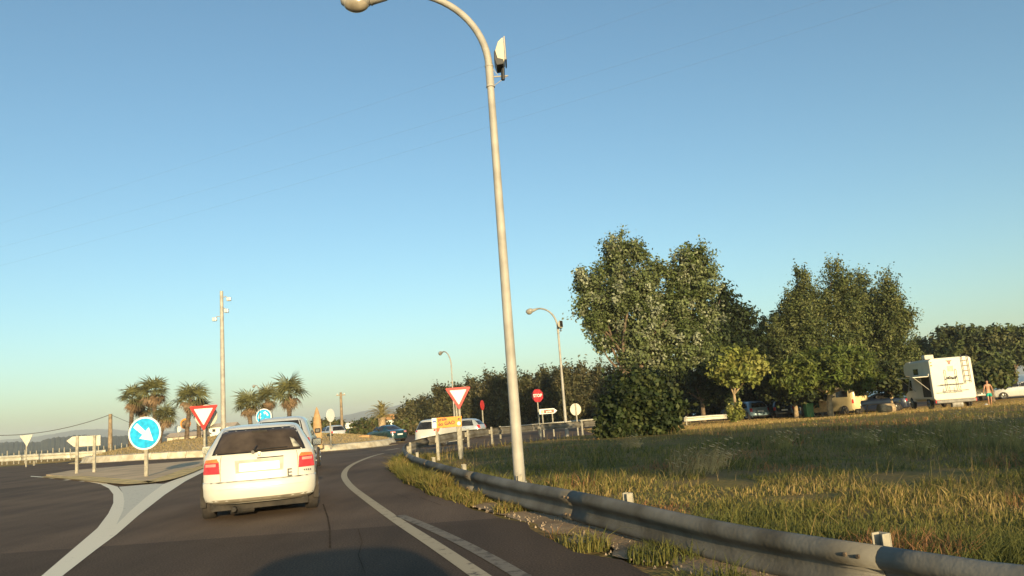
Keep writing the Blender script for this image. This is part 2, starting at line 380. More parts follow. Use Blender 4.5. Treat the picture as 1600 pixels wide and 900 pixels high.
b = MB(); k = len(isl)
for z in (0.0, .055): b.v += [(v.x, v.y, z) for v in isl]
b.f = [tuple(range(k, 2*k))]+[(i, (i+1) % k, k+(i+1) % k, k+i) for i in range(k)]
struct(b.obj('traffic_island', M_dry))
strip('island_kerb', [G(*p, z=0.06) for p in [(80, 743), (140, 747.2), (208, 754), (232, 754), (262, 747), (300, 733), (334, 718)]], 0.75, M_kerbY, zoff=0.061, it=2)
RC = Vector((-20.5, 58.2)); RR = 10.9
def rz_(th, r): x = RC.x+r*math.cos(th); y = RC.y+r*math.sin(th); return x, y
M_wkerb = mat('kerb_white', (0.60, 0.55, 0.43), 0.8, 0, 0.1, 2.2, 0.4, col2=(0.40, 0.34, 0.24))
M_joint = mat('kerb_joint', (0.2, 0.17, 0.12), 0.9)
kb = MB(); prof = [(RR+0.35, 0.03), (RR, 0.05), (RR-0.18, 0.38), (RR-0.45, 0.42), (RR-0.6, 0.36)]
NS = 60
kerb_root = thing('roundabout_kerb', (RC.x, RC.y, 0), 'white painted sloping kerb wall ringing the palm roundabout', 'kerb')
for s in range(NS):
    bb = MB(); sub = 2
    for j in range(sub+1):
        th = 2*PI*(s+0.012+(0.976*j/sub))/NS
        for r, z in prof:
            x, y = r*math.cos(th), r*math.sin(th); bb.v.append((x, y, z+tz(RC.x+x, RC.y+y)-(0.2 if r > RR+.1 else 0)))
    k = len(prof)
    for j in range(sub):
        for i in range(k-1): a = j*k+i; bb.f.append((a, a+1, a+k+1, a+k))
    bb.f.append(tuple(range(k))); bb.f.append(tuple(reversed(range(sub*k, sub*k+k))))
    bb.obj('kerb_stone', M_wkerb, kerb_root)
def mound(x, y):
    d = math.hypot(x-RC.x, y-RC.y)/(RR-0.5); n = 0.05*math.sin(x*1.7+y)+0.05*math.sin(y*2.1-x*.7)
    return tz(x, y)+0.36+0.72*max(0, 1-d*d)**0.8*(1+n)
mb = MB()
for i in range(0, 15):
    for j in range(72):
        r = (RR-0.55)*i/14; x, y = rz_(2*PI*j/72, r); mb.v.append((x, y, mound(x, y)))
for i in range(14):
    for j in range(72): mb.f.append((i*72+j, i*72+(j+1) % 72, (i+1)*72+(j+1) % 72, (i+1)*72+j))
M_drygrass = mat('dry_mound', (0.45, 0.34, 0.19), 0.95, 0, 0.2, 1.1, 0.8, 10, col2=(0.33, 0.25, 0.13))
struct(mb.obj('roundabout_mound', M_drygrass, smooth=60))
yl = MB()
for j in range(97):
    for r in (RR+0.3, RR+0.75):
        x, y = rz_(2*PI*j/96, r); yl.v.append((x, y, tz(x, y)+0.026))
yl.f = [(2*j, 2*j+1, 2*j+3, 2*j+2) for j in range(96)]
struct(yl.obj('roundabout_edge_line', M_kerbY))
# ------------------------------------------------------------------ sea and hills
M_sea = mat('sea_water', (0.05, 0.12, 0.17), 0.35, 0, 0.15, 0.05, 0.6, 0.4, col2=(0.03, 0.08, 0.12))
b = MB(); b.quad((-60, 100, -4), (6000, 100, -4), (6000, 7000, -4), (-60, 7000, -4)); struct(b.obj('sea', M_sea))
def ridge(name, D, sky, depth, m, rough, seed, step):
    r = random.Random(seed); b = MB(); x0, x1 = sky[0][0], sky[-1][0]; n = int((x1-x0)/step)
    prof = [(-1, 0), (-.7, .28), (-.4, .62), (-.2, .86), (0, 1), (.4, .8), (1, 0)]
    ph = [r.random()*6 for _ in range(8)]
    for i in range(n+1):
        px = x0+(x1-x0)*i/n; p = P(px, interp(sky, px)[0], D); a = p.x/D
        j = rough*(sum(math.sin(px*f*.11+ph[k])*w for k, (f, w) in enumerate([(1, .5), (2.7, .3), (7, .25), (17, .2), (31, .15)]))+r.uniform(-.3, .3))
        for u, h in prof:
            y = D+depth*u; jj = rough*r.uniform(-.6, .6) if 0 < h < 1 else 0
            b.v.append((a*y, y, -8+(p.z+8+j)*h+jj))
    k = len(prof)
    for i in range(n):
        for j in range(k-1): q = i*k+j; b.f.append((q, q+k, q+k+1, q+1))
    return struct(link(name, b.mesh(name, m, 50)))
M_hill = mat('hill_woods', (0.07, 0.085, 0.045), 0.95, 0, 0.3, 0.01, 0.0, col2=(0.035, 0.05, 0.03))
M_hill2 = mat('lowland_woods', (0.055, 0.060, 0.032), 0.95, 0, 0.3, 0.04, 0, col2=(0.03, 0.035, 0.02))
ridge('far_hills', 3000, [(-260, 698), (-60, 692), (0, 688), (60, 682), (110, 673), (150, 670), (190, 672), (240, 675), (330, 670), (400, 667), (480, 658), (520, 653), (560, 644), (600, 637), (640, 630), (700, 622), (800, 612), (950, 600), (1200, 588), (1400, 579), (1500, 571), (1600, 564), (1700, 561), (1900, 556)], 500, M_hill, 1.6, 1, 3)
ridge('near_hills', 850, [(-260, 708), (-60, 697), (0, 691.5), (60, 690), (85, 684), (115, 680), (170, 682), (240, 680), (300, 673), (345, 666), (420, 664), (480, 662), (520, 661), (560, 658), (600, 655), (640, 652), (720, 647), (800, 642), (900, 636)], 140, M_hill2, 1.0, 2, 1.5)

# ------------------------------------------------------------------ foliage
def palette(n, cols, w=None):
    c = np.array(cols); i = rng.choice(len(c), n, p=w); k = c[i]*(0.8+0.4*rng.random((n, 1))); return k
def leaf_cloud(centres, radii, n, size, cols, w=None, flat=0.55, clump=0.28, elong=1.5, shell=0.5, up=0.0, nclump=None):
    """many small leaves gathered in twig clumps through the volume of the given lobes"""
    c = np.array(centres, float); r = np.array(radii, float); vol = r.prod(1)**(2/3); pr = vol/vol.sum()
    nc = nclump or max(30, n//45)
    k = rng.choice(len(c), nc, p=pr); d = rng.normal(size=(nc, 3)); d /= np.linalg.norm(d, axis=1, keepdims=True)
    rad = (shell+(1-shell)*rng.random((nc, 1)))**0.6*(0.6+0.65*rng.random((nc, 1))**1.3)
    cc = c[k]+d*r[k]*rad
    tw = d*np.array([.8, .8, .5])+rng.normal(size=(nc, 3))*.35+np.array([.25, 0, .55]); tw /= np.linalg.norm(tw, axis=1, keepdims=True)
    i = rng.integers(0, nc, n); cl = clump*(0.6+0.8*rng.random((nc, 1)))
    p = cc[i]+rng.normal(size=(n, 3))*cl[i]*.55+tw[i]*(rng.random((n, 1))*3.0-1.0)*cl[i]
    if up: p[:, 2] += np.abs(rng.normal(size=n))*up
    nrm = rng.normal(size=(n, 3))*0.9+d[i]*0.8+np.array([0, 0, flat]); nrm /= np.linalg.norm(nrm, axis=1, keepdims=True)
    t = np.cross(nrm, rng.normal(size=(n, 3))); t /= np.linalg.norm(t, axis=1, keepdims=True); u = np.cross(nrm, t)
    s = size*(0.6+0.8*rng.random((n, 1)))
    a = p-t*s*elong/2; b_ = p+u*s/2+nrm*s*.12; c_ = p+t*s*elong/2; d_ = p-u*s/2+nrm*s*.12
    V = np.stack([a, b_, c_, d_], 1).reshape(-1, 3); F = np.arange(4*n).reshape(-1, 4)
    ct = palette(nc, cols, w)[i]*(0.7+0.6*rng.random((n, 1)))
    return V, F, np.repeat(ct, 4, 0)
def limb(b, p0, p1, r0, r1, bend=0.15, seg=7, k=6):
    p0 = Vector(p0); p1 = Vector(p1); L = (p1-p0).length; o = Vector((random.uniform(-1, 1), random.uniform(-1, 1), random.uniform(-.3, .6)))*L*bend
    pts = [p0.lerp(p1, t)+o*math.sin(PI*t) for t in [i/k for i in range(k+1)]]
    b.tube(pts, [r0+(r1-r0)*i/k for i in range(k+1)], seg)
def tree(name, base, lobes, n, size, cols, label, cat='tree', group=None, w=None, trunk_r=0.18, stems=1, bark=None, **kw):
    """lobes: (x, y, z, rx, ry, rz) relative to base"""
    t = thing(name, base, label, cat, group)
    V, F, ct = leaf_cloud([l[:3] for l in lobes], [l[3:] for l in lobes], n, size, cols, w, **kw)
    link('crown', np_mesh('crown', V, F, M_leaf, ct), t)
    b = MB(); zc = sum(l[2] for l in lobes)/len(lobes)
    zl = min(l[2]-l[5]*.5 for l in lobes)
    fork = (0.05, 0, max(0.25, min(zl*0.9, zc*0.5)))
    for s in range(stems):
        o = (random.uniform(-.25, .25)*(stems > 1), random.uniform(-.2, .2)*(stems > 1))
        f = (fork[0]+o[0]*2, fork[1]+o[1], fork[2])
        limb(b, (o[0], o[1], -0.3), f, trunk_r*1.25, trunk_r*.8, 0.04, 9)
        for l in (lobes if stems == 1 else lobes[s::stems]): limb(b, f, (l[0], l[1], l[2]+l[5]*.25), trunk_r*.55, 0.02, 0.1, 6)
    b.obj('trunk', bark or M_trunk, t, smooth=60)
    return t
def lobes_px(base, D, L, depth=1.0):
    out = []
    for l in L:
        px, py, rr = l[0], l[1], l[2]; ry = l[3] if len(l) > 3 else rr; p = P(px, py, D)-base; k = D/FPX
        out.append((p.x, p.y+random.uniform(-.4, .4)*rr*k*depth, p.z, rr*k, rr*k*depth, ry*k))
    return out
POPLAR = [(0.125, 0.155, 0.058), (0.165, 0.19, 0.085), (0.075, 0.10, 0.028), (0.27, 0.29, 0.19)]
SHADEG = [(0.030, 0.045, 0.014), (0.045, 0.062, 0.020), (0.02, 0.032, 0.012)]  # dark greens with the deep shade among the trees put into them
OLIVE = [(0.095, 0.092, 0.038), (0.065, 0.068, 0.028), (0.13, 0.115, 0.055), (0.042, 0.046, 0.022)]
PINE = [(0.050, 0.070, 0.022), (0.075, 0.095, 0.028), (0.10, 0.105, 0.035)]
YEL = [(0.20, 0.22, 0.05), (0.15, 0.175, 0.038), (0.27, 0.27, 0.075)]
# ---- big silver poplar behind the rail
D = 47; base = onG(992, D)
L = [(966, 392, 26), (995, 398, 18), (958, 425, 28), (1000, 440, 30), (915, 440, 22), (935, 455, 26), (970, 470, 36), (1015, 480, 34), (1080, 408, 24), (1098, 425, 20), (1060, 430, 26), (1092, 455, 28), (1060, 470, 32), (1050, 510, 40), (1022, 425, 14),
     (915, 482, 18), (930, 505, 24), (955, 525, 26), (950, 490, 30), (1000, 525, 38), (1095, 500, 34), (980, 560, 20), (1030, 555, 28), (1075, 545, 32), (940, 545, 12)]
tree('poplar_tree', base, lobes_px(base, D, L, 0.9), 80000, 0.118, POPLAR, 'tall silvery green poplar with a two-headed crown rising behind the guardrail', w=[.34, .3, .22, .14], trunk_r=0.22, stems=3, clump=0.26, shell=0.2, nclump=1500)
base2 = onG(1100, 60); L = [(1128, 462, 14), (1130, 490, 26), (1158, 500, 20), (1178, 535, 20), (1150, 530, 28), (1110, 530, 34), (1140, 570, 36), (1085, 580, 34), (1050, 590, 26), (1175, 580, 22), (1120, 605, 30)]
tree('broadleaf_tree', base2, lobes_px(base2, 60, L, 1.0), 34000, 0.17, SHADEG, 'leafy tree, leaves darkened for shade, pressed against the right side of the silvery poplar', trunk_r=0.17, clump=0.32, shell=0.35)  # shadow lying on this tree is put into its leaf colours
b3 = onG(975, 30); L = [(975, 630, 30), (1005, 640, 32), (960, 655, 26), (990, 670, 34), (965, 682, 24), (1025, 665, 26), (1035, 625, 24), (1015, 690, 22), (948, 672, 14), (1000, 605, 26), (1055, 640, 14)]
tree('bush', b3, lobes_px(b3, 30, L, 1.0), 20000, 0.125, [(0.032, 0.048, 0.014), (0.022, 0.034, 0.010), (0.07, 0.085, 0.028)], 'dense dark green bush filling the foot of the silvery poplar', 'bush', trunk_r=0.06, stems=3, clump=0.2, shell=0.3)
# ---- pointed group to the right
gp = [(1305, 61, [(1302, 425, 14, 26), (1312, 450, 22, 30), (1298, 475, 30, 34), (1320, 500, 36, 36), (1300, 530, 42, 40), (1310, 570, 46, 36), (1278, 480, 22, 30), (1332, 475, 22, 32), (1270, 510, 30, 30)], 'tallest pointed olive green tree above the picnic cars, peak of its group'),
      (1258, 60, [(1253, 440, 10, 24), (1258, 465, 16, 28), (1248, 495, 24, 32), (1228, 500, 14, 24), (1252, 530, 34, 36), (1232, 560, 34, 34), (1222, 590, 28, 30), (1240, 475, 16, 22), (1215, 525, 18, 24)], 'slender topped tree on the left flank of the pointed group'),
      (1350, 64, [(1348, 445, 12, 24), (1352, 475, 20, 30), (1345, 510, 30, 36), (1360, 545, 40, 36), (1350, 580, 44, 32), (1370, 490, 24, 30)], 'middle tree of the pointed group, rising just left of the twin peak'),
      (1388, 61, [(1387, 450, 12, 22), (1386, 478, 20, 28), (1400, 505, 26, 30), (1412, 495, 14, 16), (1385, 535, 36, 36), (1408, 560, 26, 30), (1390, 585, 38, 28)], 'rightmost tree of the pointed group, beside the motorhome')]
for px, D, L, lab in gp:
    bs = onG(px, D); tree('pointed_tree', bs, lobes_px(bs, D, L, 1.0), 32000, 0.115, [(0.105, 0.125, 0.038), (0.06, 0.078, 0.024), (0.155, 0.165, 0.06)], lab, 'tree', 'pointed trees by the picnic place', trunk_r=0.2, clump=0.27, shell=0.3, up=0.2, nclump=1100)
# ---- stone pine with a flat bright crown
D = 55; bs = onG(1300, D); L = [(1260, 575, 24, 14), (1290, 566, 30, 15), (1320, 565, 28, 14), (1345, 568, 18, 10), (1300, 590, 34, 14), (1255, 596, 24, 12), (1340, 596, 24, 12), (1225, 590, 18, 14)]
t = tree('stone_pine', bs, lobes_px(bs, D, L, 1.3), 30000, 0.12, [(0.10, 0.135, 0.025), (0.075, 0.10, 0.02), (0.13, 0.15, 0.035)], 'low umbrella pine with a flat bright green crown over the parked cars', trunk_r=0.2, clump=0.28, elong=3.5, shell=0.3, bark=M_trunkL)
for i, (px, D, L, lab) in enumerate([(1245, 57, [(1240, 610, 30, 14), (1215, 605, 24, 18), (1265, 615, 24, 12)], 'dark low-crowned tree shading the blue grey car'),
        (1395, 58, [(1395, 596, 26, 16), (1372, 590, 20, 10), (1415, 598, 16, 14), (1360, 582, 18, 12)], 'low dark tree hanging beside the front of the motorhome'),
        (1205, 66, [(1200, 560, 36, 40), (1190, 600, 40, 36), (1230, 600, 34, 36), (1200, 520, 22, 30)], 'dark tree behind the small yellow green tree')]):
    bs = onG(px, D); tree('shade_tree', bs, lobes_px(bs, D, L, 1.2), 11000, 0.18, SHADEG+[(0.07, 0.08, 0.025)], lab, trunk_r=0.16, clump=0.3, bark=M_trunkL if i < 2 else M_trunk)
# ---- small yellow-green tree
D = 54; bs = onG(1151, D); L = [(1125, 580, 17, 15), (1150, 566, 20, 17), (1178, 578, 18, 16), (1150, 592, 26, 14), (1135, 560, 10, 9), (1172, 562, 11, 10)]
tree('young_tree', bs, lobes_px(bs, D, L, 1.0), 5200, 0.19, YEL, 'small sunlit yellow green tree with a slim pale trunk', trunk_r=0.11, clump=0.25, bark=M_trunkL)
bs = onG(1150, D-0.8); L = [(1148, 640, 9, 12), (1156, 646, 8, 8), (1146, 650, 8, 8)]
tree('shrub', bs, lobes_px(bs, D-.8, L, 1.0), 1500, 0.14, YEL, 'sunlit shoots round the foot of the small yellow green tree', 'shrub', trunk_r=0.03, clump=0.15)
# ---- far right pines
for px, D, L, lab in [(1500, 82, [(1470, 545, 26, 20), (1500, 527, 34, 16), (1540, 524, 30, 14), (1520, 548, 44, 20), (1480, 565, 30, 22), (1555, 545, 18, 14), (1540, 560, 22, 12), (1495, 583, 32, 18)], 'broad rounded pine standing behind the motorhome'),
                      (1590, 84, [(1590, 540, 20, 18), (1605, 530, 20, 14), (1583, 556, 12, 10), (1610, 552, 24, 12)], 'rounded dark pine cut by the right edge behind the beach cars'),
                      (1551, 64, [(1551, 582, 19, 13), (1540, 592, 14, 10), (1562, 592, 14, 12)], 'small round bush behind the man in green shorts'),
                      (1440, 86, [(1445, 560, 24, 26), (1430, 590, 26, 26)], 'dark pine filling the gap left of the motorhome roof')]:
    bs = onG(px, D); tree('pine_tree', bs, lobes_px(bs, D, L, 1.0), 14000 if D > 80 else 5000, 0.24 if D > 80 else .2, PINE if D < 80 else [(0.05, 0.065, 0.024), (0.08, 0.10, 0.032), (0.115, 0.12, 0.045)], lab, trunk_r=0.2, clump=0.3, elong=2.0)
# ---- olive hedge of trees beyond the roundabout exit
tops = [(630, 640), (650, 632), (690, 613), (740, 598), (790, 590), (830, 589), (870, 580), (905, 577), (945, 577), (980, 580), (1060, 575), (1200, 570)]
hx = [(646, 'leftmost and lowest olive tree of the hedge, beside the white estate car'), (668, 'small olive tree above the roof of the white estate car'), (692, 'olive tree just left of the give way sign'), (716, 'olive tree directly behind the give way sign'),
      (742, 'bushy olive tree just right of the give way sign'), (768, 'olive tree directly behind the silver hatchback'), (796, 'olive tree crossed by the tall lamp post'), (824, 'olive tree behind the red stop sign'), (850, 'dark olive tree above the brown sign'),
      (878, 'olive tree behind the second street lamp'), (906, 'olive tree behind the grey round sign back'), (934, 'taller olive tree left of the silvery poplar'), (962, 'olive tree half hidden by the silvery poplar'),
      (1010, 'dark tree seen under the silvery poplar'), (1060, 'dark tree seen between poplar and small yellow tree'), (1110, 'dark tree behind the small yellow green tree crown'), (1165, 'dark tree behind the blue grey car')]
for i, (px, lab) in enumerate(hx):
    D = 84+random.uniform(-2, 3) if px < 980 else 76; bs = onG(px, D); top = interp(tops, px)[0]+random.uniform(-4, 5); bot = onG(px, D); hy = 703-.0755*px+(EYE-bot.z)/D*FPX
    L = []; r = 19 if px < 980 else 30
    for k in range(9):
        f = k/8; y = top+10+(hy-top-16)*f; L.append((px+random.uniform(-12, 12)*(0.4+f), y, r*(0.5+.5*min(1, f*2)), 13))
    tree('olive_tree', bs, lobes_px(bs, D, L, 1.1), 13000 if px < 980 else 9000, 0.15 if px < 980 else .2, OLIVE if px < 980 else SHADEG, lab, 'tree', 'hedge of olive green trees beyond the road', trunk_r=0.15, clump=0.3, elong=2.4, up=0.35)
# undergrowth below the right-hand trees, deep shade put into its leaf colour
for i, px in enumerate([1075, 1110, 1165, 1200, 1235, 1275, 1320]):
    D = 68; bs = onG(px, D); L = [(px+random.uniform(-12, 12), 612+random.uniform(-6, 14)+(-.0755*(px-1190)), 22, 16) for _ in range(5)]
    tree('undergrowth_bush', bs, lobes_px(bs, D, L, 1.0), 5000, 0.22, SHADEG, 'dark shaded bush '+['left of the short pale guardrail', 'behind the short pale guardrail', 'behind the half hidden grey car', 'right behind the blue grey car', 'behind the black car', 'behind the deck chairs', 'behind the cream camper van'][i], 'bush', 'dark bushes behind the parked cars', trunk_r=0.05, clump=0.35)
# scrub right of the roundabout, below the hills
for px, py, r, D, lab in [(520, 664, 12, 92, 'low green scrub bush behind the silver estate car'), (500, 667, 10, 90, 'low green scrub bush behind the upright tan board'), (566, 668, 9, 80, 'small yellowish bush above the tan box'), (590, 662, 10, 95, 'low bush at the foot of the round palm'), (638, 664, 12, 82, 'low bush between dark saloon and white estate'), (560, 676, 6, 66, 'small dry bush at the end of the roundabout kerb')]:
    bs = onG(px, D); tree('scrub_bush', bs, lobes_px(bs, D, [(px, py, r, r*.6), (px+r*.7, py+2, r*.7, r*.5), (px-r*.8, py+3, r*.7, r*.5)], 1), 2500, 0.2, [(0.09, 0.10, 0.03), (0.06, 0.075, 0.025), (0.13, 0.11, 0.05)], lab, 'bush', trunk_r=0.04, clump=0.25)
# unseen umbrella pines added behind the camera to shade the field
ORD = ['nearest the road', 'second from the road', 'third from the road', 'fourth from the road', 'in the middle of the row', 'just past the middle', 'fourth from the far end', 'third from the far end', 'second from the far end', 'at the far end of the row']
for i in range(10):
    x = 14.2+i*4.6; y = -20.5-.62*min(x-13.5, 16)
    L = [(random.uniform(-2.8, 2.8), random.uniform(-1.5, 1.5), 7.8+random.uniform(-.2, .2), 2.4, 1.8, 1.0) for _ in range(8)]
    tree('added_shade_pine', (x, y, 0), L, 11000, 0.55, PINE, 'unseen umbrella pine added behind the camera, '+ORD[i], 'tree', 'unseen pines added to shade the field', trunk_r=0.22, clump=0.3)

# ------------------------------------------------------------------ palms
def fan_mesh(k, dead=False):
    b = MB(); r = random.Random(k); n = 15
    b.tube([(0, 0, 0), (0, .25, .03), (0, .5, 0)], [.02, .015, .012], 4)
    for i in range(n):
        a = (i/(n-1)-.5)*R(210 if not dead else 120); l = r.uniform(.62, .95); d = Vector((math.sin(a), math.cos(a), 0)); s = Vector((d.y, -d.x, 0))*.038
        o = Vector((0, .5, 0)); m = o+d*l*.55+Vector((0, 0, .03)); e = o+d*l+Vector((0, 0, -.14-r.random()*.16))
        q = len(b.v); b.v += [tuple(o-s*.3), tuple(o+s*.3), tuple(m+s), tuple(m-s), tuple(e)]; b.f += [(q, q+1, q+2, q+3), (q+3, q+2, q+4)]
    return b
M_fan = mat('palm_fan', (0.17, 0.165, 0.062), 0.6, 0, 0.25, 3, col2=(0.085, 0.09, 0.035))
M_fandead = mat('palm_fan_dead', (0.25, 0.165, 0.09), 0.8, 0, 0.2, 3, col2=(0.14, 0.095, 0.055))
FANS = [fan_mesh(k).mesh('frond', M_fan, fix=False) for k in range(3)]; DEAD = [fan_mesh(k+5, True).mesh('dead_frond', M_fandead, fix=False) for k in range(2)]
def palm(pxb, pyt, D, rcrown, label, lean=0.0):
    pt = P(pxb, pyt, D); zb = mound(pt.x, D) if math.hypot(pt.x-RC.x, D-RC.y) < RR-.5 else tz(pt.x, D)
    base = Vector((pt.x-lean, D, zb)); t = thing('fan_palm', base, label, 'palm tree', 'fan palms on the roundabout')
    rcrown *= .92; h = pt.z-zb-rcrown*.95
    b = MB(); b.tube([(0, 0, -.1), (lean*.2, 0, h*.3), (lean*.6, 0, h*.7), (lean, 0, h)], [.17, .14, .15, .17], 9)
    for i in range(int(h*7)): z = i/7; b.lathe([(.15, z), (.185, z+.05), (.15, z+.07)], 8, c=(lean*min(1, (z/h)**1.3), 0, 0))
    b.obj('trunk', M_trunk, t, smooth=40)
    top = Vector((lean, 0, h))
    def add(me, az, el, s, name):
        o = link(name, me, t); o.location = top+Vector((0, 0, random.uniform(-.1, .12)))
        o.rotation_euler = Matrix.LocRotScale(None, (Matrix.Rotation(az, 3, 'Z') @ Matrix.Rotation(el, 3, 'X') @ Matrix.Rotation(random.uniform(-.6, .6), 3, 'Y')).to_quaternion(), None).to_euler(); o.scale = (s, s, s)
    n = random.randint(20, 27); wind = random.uniform(.1, .5)
    for i in range(n):
        az = i*2.4+random.uniform(-.3, .3); el = R(80-115*(i/n)**.9+random.uniform(-12, 12)); s = rcrown*random.uniform(.65, 1.12)
        if math.sin(az) > 0: el = el*.7+wind*.6            # wind lays the windward fans over
        add(FANS[i % 3], az, el, s, 'frond')
    for i in range(16): add(DEAD[i % 2], random.uniform(0, 2*PI), R(random.uniform(-80, -30)), rcrown*random.uniform(.6, .85), 'dead_frond')
    return t
for a in [(207, 603, 58, 1.15, 'leftmost fan palm on the roundabout, crown leaning left of its neighbour'), (240, 590, 56, 1.25, 'tallest fan palm of the left cluster, right above the blue arrow sign'), (223, 618, 60, 1.05, 'fan palm squeezed between the two leftmost palms'),
          (259, 632, 54, .95, 'short fan palm just right of the blue arrow sign'), (298, 600, 55, 1.25, 'fan palm above the left give way sign'), (310, 622, 58, .9, 'fan palm half hidden behind the left give way sign'),
          (387, 612, 56, 1.15, 'fan palm right of the tall mast'), (418, 603, 58, 1.1, 'fan palm in the middle above the round blue roundabout sign'), (452, 590, 54, 1.3, 'tall fan palm over the silver car in the queue'), (322, 648, 60, .7, 'low fan palm peeping out right of the give way sign pole')]:
    palm(*a, lean=random.uniform(-.5, .5))
D = 78; bs = onG(598, D); t = thing('date_palm', bs, 'round bushy date palm with arching fronds above the dark saloon', 'palm tree')
pt = P(598, 652, D)-bs; b = MB(); b.lathe([(.42, -.2), (.36, .8), (.4, pt.z-.2), (.5, pt.z)], 10); b.obj('trunk', M_trunkL, t, smooth=50)
def feather():
    b = MB(); pts = [Vector((0, 2.1*s, .75*math.sin(s*2.3)-.35*s*s)) for s in [i/9 for i in range(10)]]
    b.tube(pts, [.03-.0027*i for i in range(10)], 4)
    for i in range(1, 28):
        s = i/28; p = Vector((0, 2.1*s, .75*math.sin(s*2.3)-.35*s*s)); l = .45*math.sin(PI*min(1, s*.85+.12))
        for q in (-1, 1):
            e = p+Vector((q*l*.75, l*.45, -.10)); m = len(b.v); b.v += [tuple(p+Vector((0, -.03, 0))), tuple(p+Vector((0, .03, 0))), tuple(e)]; b.f.append((m, m+1, m+2))
    return b.mesh('frond', mat('date_frond', (0.24, 0.20, 0.07), .6, 0, .25, 3), fix=False)
fm = feather()
for i in range(46):
    o = link('frond', fm, t); o.location = (0, 0, pt.z); el = R(75-110*(i/46)); s = random.uniform(.8, 1.0)*.86
    o.rotation_euler = (Matrix.Rotation(i*2.4, 3, 'Z') @ Matrix.Rotation(el, 3, 'X')).to_euler(); o.scale = (s,)*3

# ------------------------------------------------------------------ street lamps, mast, poles, wires
def lamp(base, z_top, name_label, r0=0.079, h_joint=6.30, flood=True, group='curved street lamps', sc=1.0, rz=0):
    t = thing('street_lamp', base, name_label, 'street lamp', group, rz)
    hj = h_joint-base.z; b = MB(); b.tube([(0, 0, -.2), (0, 0, .35), (0, 0, hj*.5), (0, 0, hj)], [r0, r0, r0*.82, r0*.64], 16); b.obj('pole', M_pole, t, smooth=50)
    b = MB(); b.box(.02, .095, -.075, .075, .05, .42); b.obj('service_door', M_pole, t, bevel=.01)
    b = MB(); b.tube([(0, 0, hj-.28), (0, 0, hj+.04)], r0*.76, 14); b.tube([(0, 0, hj-.29), (0, 0, hj-.27)], r0*.84, 14); b.tube([(0, 0, hj+.03), (0, 0, hj+.05)], r0*.84, 14); b.obj('collar', M_pole, t, smooth=50)
    pts = []
    for i in range(19):
        q = PI/2*i/18*1.04; pts.append((-1.36*(1-math.cos(q)), 0, hj+.03+1.30*math.sin(q)**1.0))
    b = MB(); b.tube(pts, [.055-.008*i/18 for i in range(19)], 12); b.obj('arm', M_pole, t, smooth=50)
    e = Vector((-1.34, 0, hj+1.31)); dz = -.10
    b = MB(); sec = [(-.02, .05), (.10, .055), (.14, .075), (.34, .10), (.38, .115)]
    b.tube([e+Vector((-q, 0, dz*q)) for q, _ in sec], [c for _, c in sec], 12); b.obj('lamp_neck', M_pole, t, smooth=40)
    b = MB(); head = [(.37, .10), (.42, .135), (.52, .15), (.64, .145), (.76, .105), (.82, .04)]
    b.tube([e+Vector((-q, 0, dz*q+.02)) for q, _ in head], [c for _, c in head], 16); b.obj('lamp_hood', M_pole, t, smooth=60)
    b = MB(); b.grid(lambda u, v: e+Vector((-.585-.2*math.cos(2*PI*u)*math.sin(PI/2*v), .135*math.sin(2*PI*u)*math.sin(PI/2*v), dz*.585-.04-.145*math.cos(PI/2*v))), 20, 8)
    b.obj('lamp_glass', mat('lamp_bowl', (0.30, 0.26, 0.20), .2, 0, .15, 6, coat=.4), t, smooth=60)
    if flood:
        zb = hj-.13
        b = MB(); b.tube([(0, 0, zb), (.27, 0, zb)], .012, 8); b.tube([(.03, 0, hj-.28), (.25, 0, zb-.01)], .005, 6); b.tube([(.03, 0, hj+.03), (.12, 0, zb+.02)], .005, 6); b.obj('bracket', M_pole, t)
        c = Vector((.20, 0, zb+.33)); k = .64
        fr = [(-.13, -.32), (-.17, -.18), (-.15, .02), (-.07, .24), (.03, .33), (.06, .33), (.06, -.18), (.02, -.30)]
        b = MB(); b.poly([(c.x+u*k, c.z+v*k) for u, v in fr], (-.14, .14)); b.obj('floodlight_body', mat('flood_cream', (.60, .54, .38), .4, 0, .08, 5), t, bevel=.02)
        b = MB(); b.poly([(c.x+u*k, c.z+v*k) for u, v in [(-.14, -.34), (-.185, -.18), (-.175, .0), (-.145, .05), (-.10, -.16), (.03, -.20), (.03, -.32)]], (-.145, .145)); b.obj('floodlight_shell', M_black, t, bevel=.01)
        b = MB(); b.box(c.x+.045, c.x+.062, -.15, .15, c.z-.14, c.z+.225); b.obj('floodlight_frame', M_pole, t)
        b = MB(); b.box(c.x+.063, c.x+.067, -.135, .135, c.z-.13, c.z+.21); b.obj('floodlight_glass', M_glass, t)
        b = MB(); b.tube([(c.x-.01, 0, zb-.06), (c.x, 0, zb+.12)], .03, 10); b.obj('pivot', M_black, t)
    return t
base = G(816, 802, z=-0.10)
lamp(base, 0, 'tall near lamp post with a curved arm and a floodlight, rising behind the guardrail')
D = 43.5; lamp(onG(886, D), 0, 'mid distance curved lamp post standing among the road signs left of the poplar', r0=.085, h_joint=5.7, rz=R(-38))
D = 64; lamp(onG(712, D), 0, 'far curved lamp post rising above the right give way sign', r0=.07, h_joint=5.35, flood=False, rz=R(-58))
D = 90; lamp(onG(408, D), 0, 'farthest lamp, its head showing between the palms', r0=.06, h_joint=5.2, flood=False, rz=R(-50))
D = 57; p0 = P(349, 655, D); bs = Vector((p0.x, D, mound(p0.x, D))); t = thing('light_mast', bs, 'tall straight pale mast with small floodlights near its top', 'light mast'); top = P(345, 455, D).z-bs.z
b = MB(); b.tube([(0, 0, -.1), (0, 0, top*.55), (0, 0, top)], [.19, .16, .12], 12); b.obj('pole', M_pole, t, smooth=50)
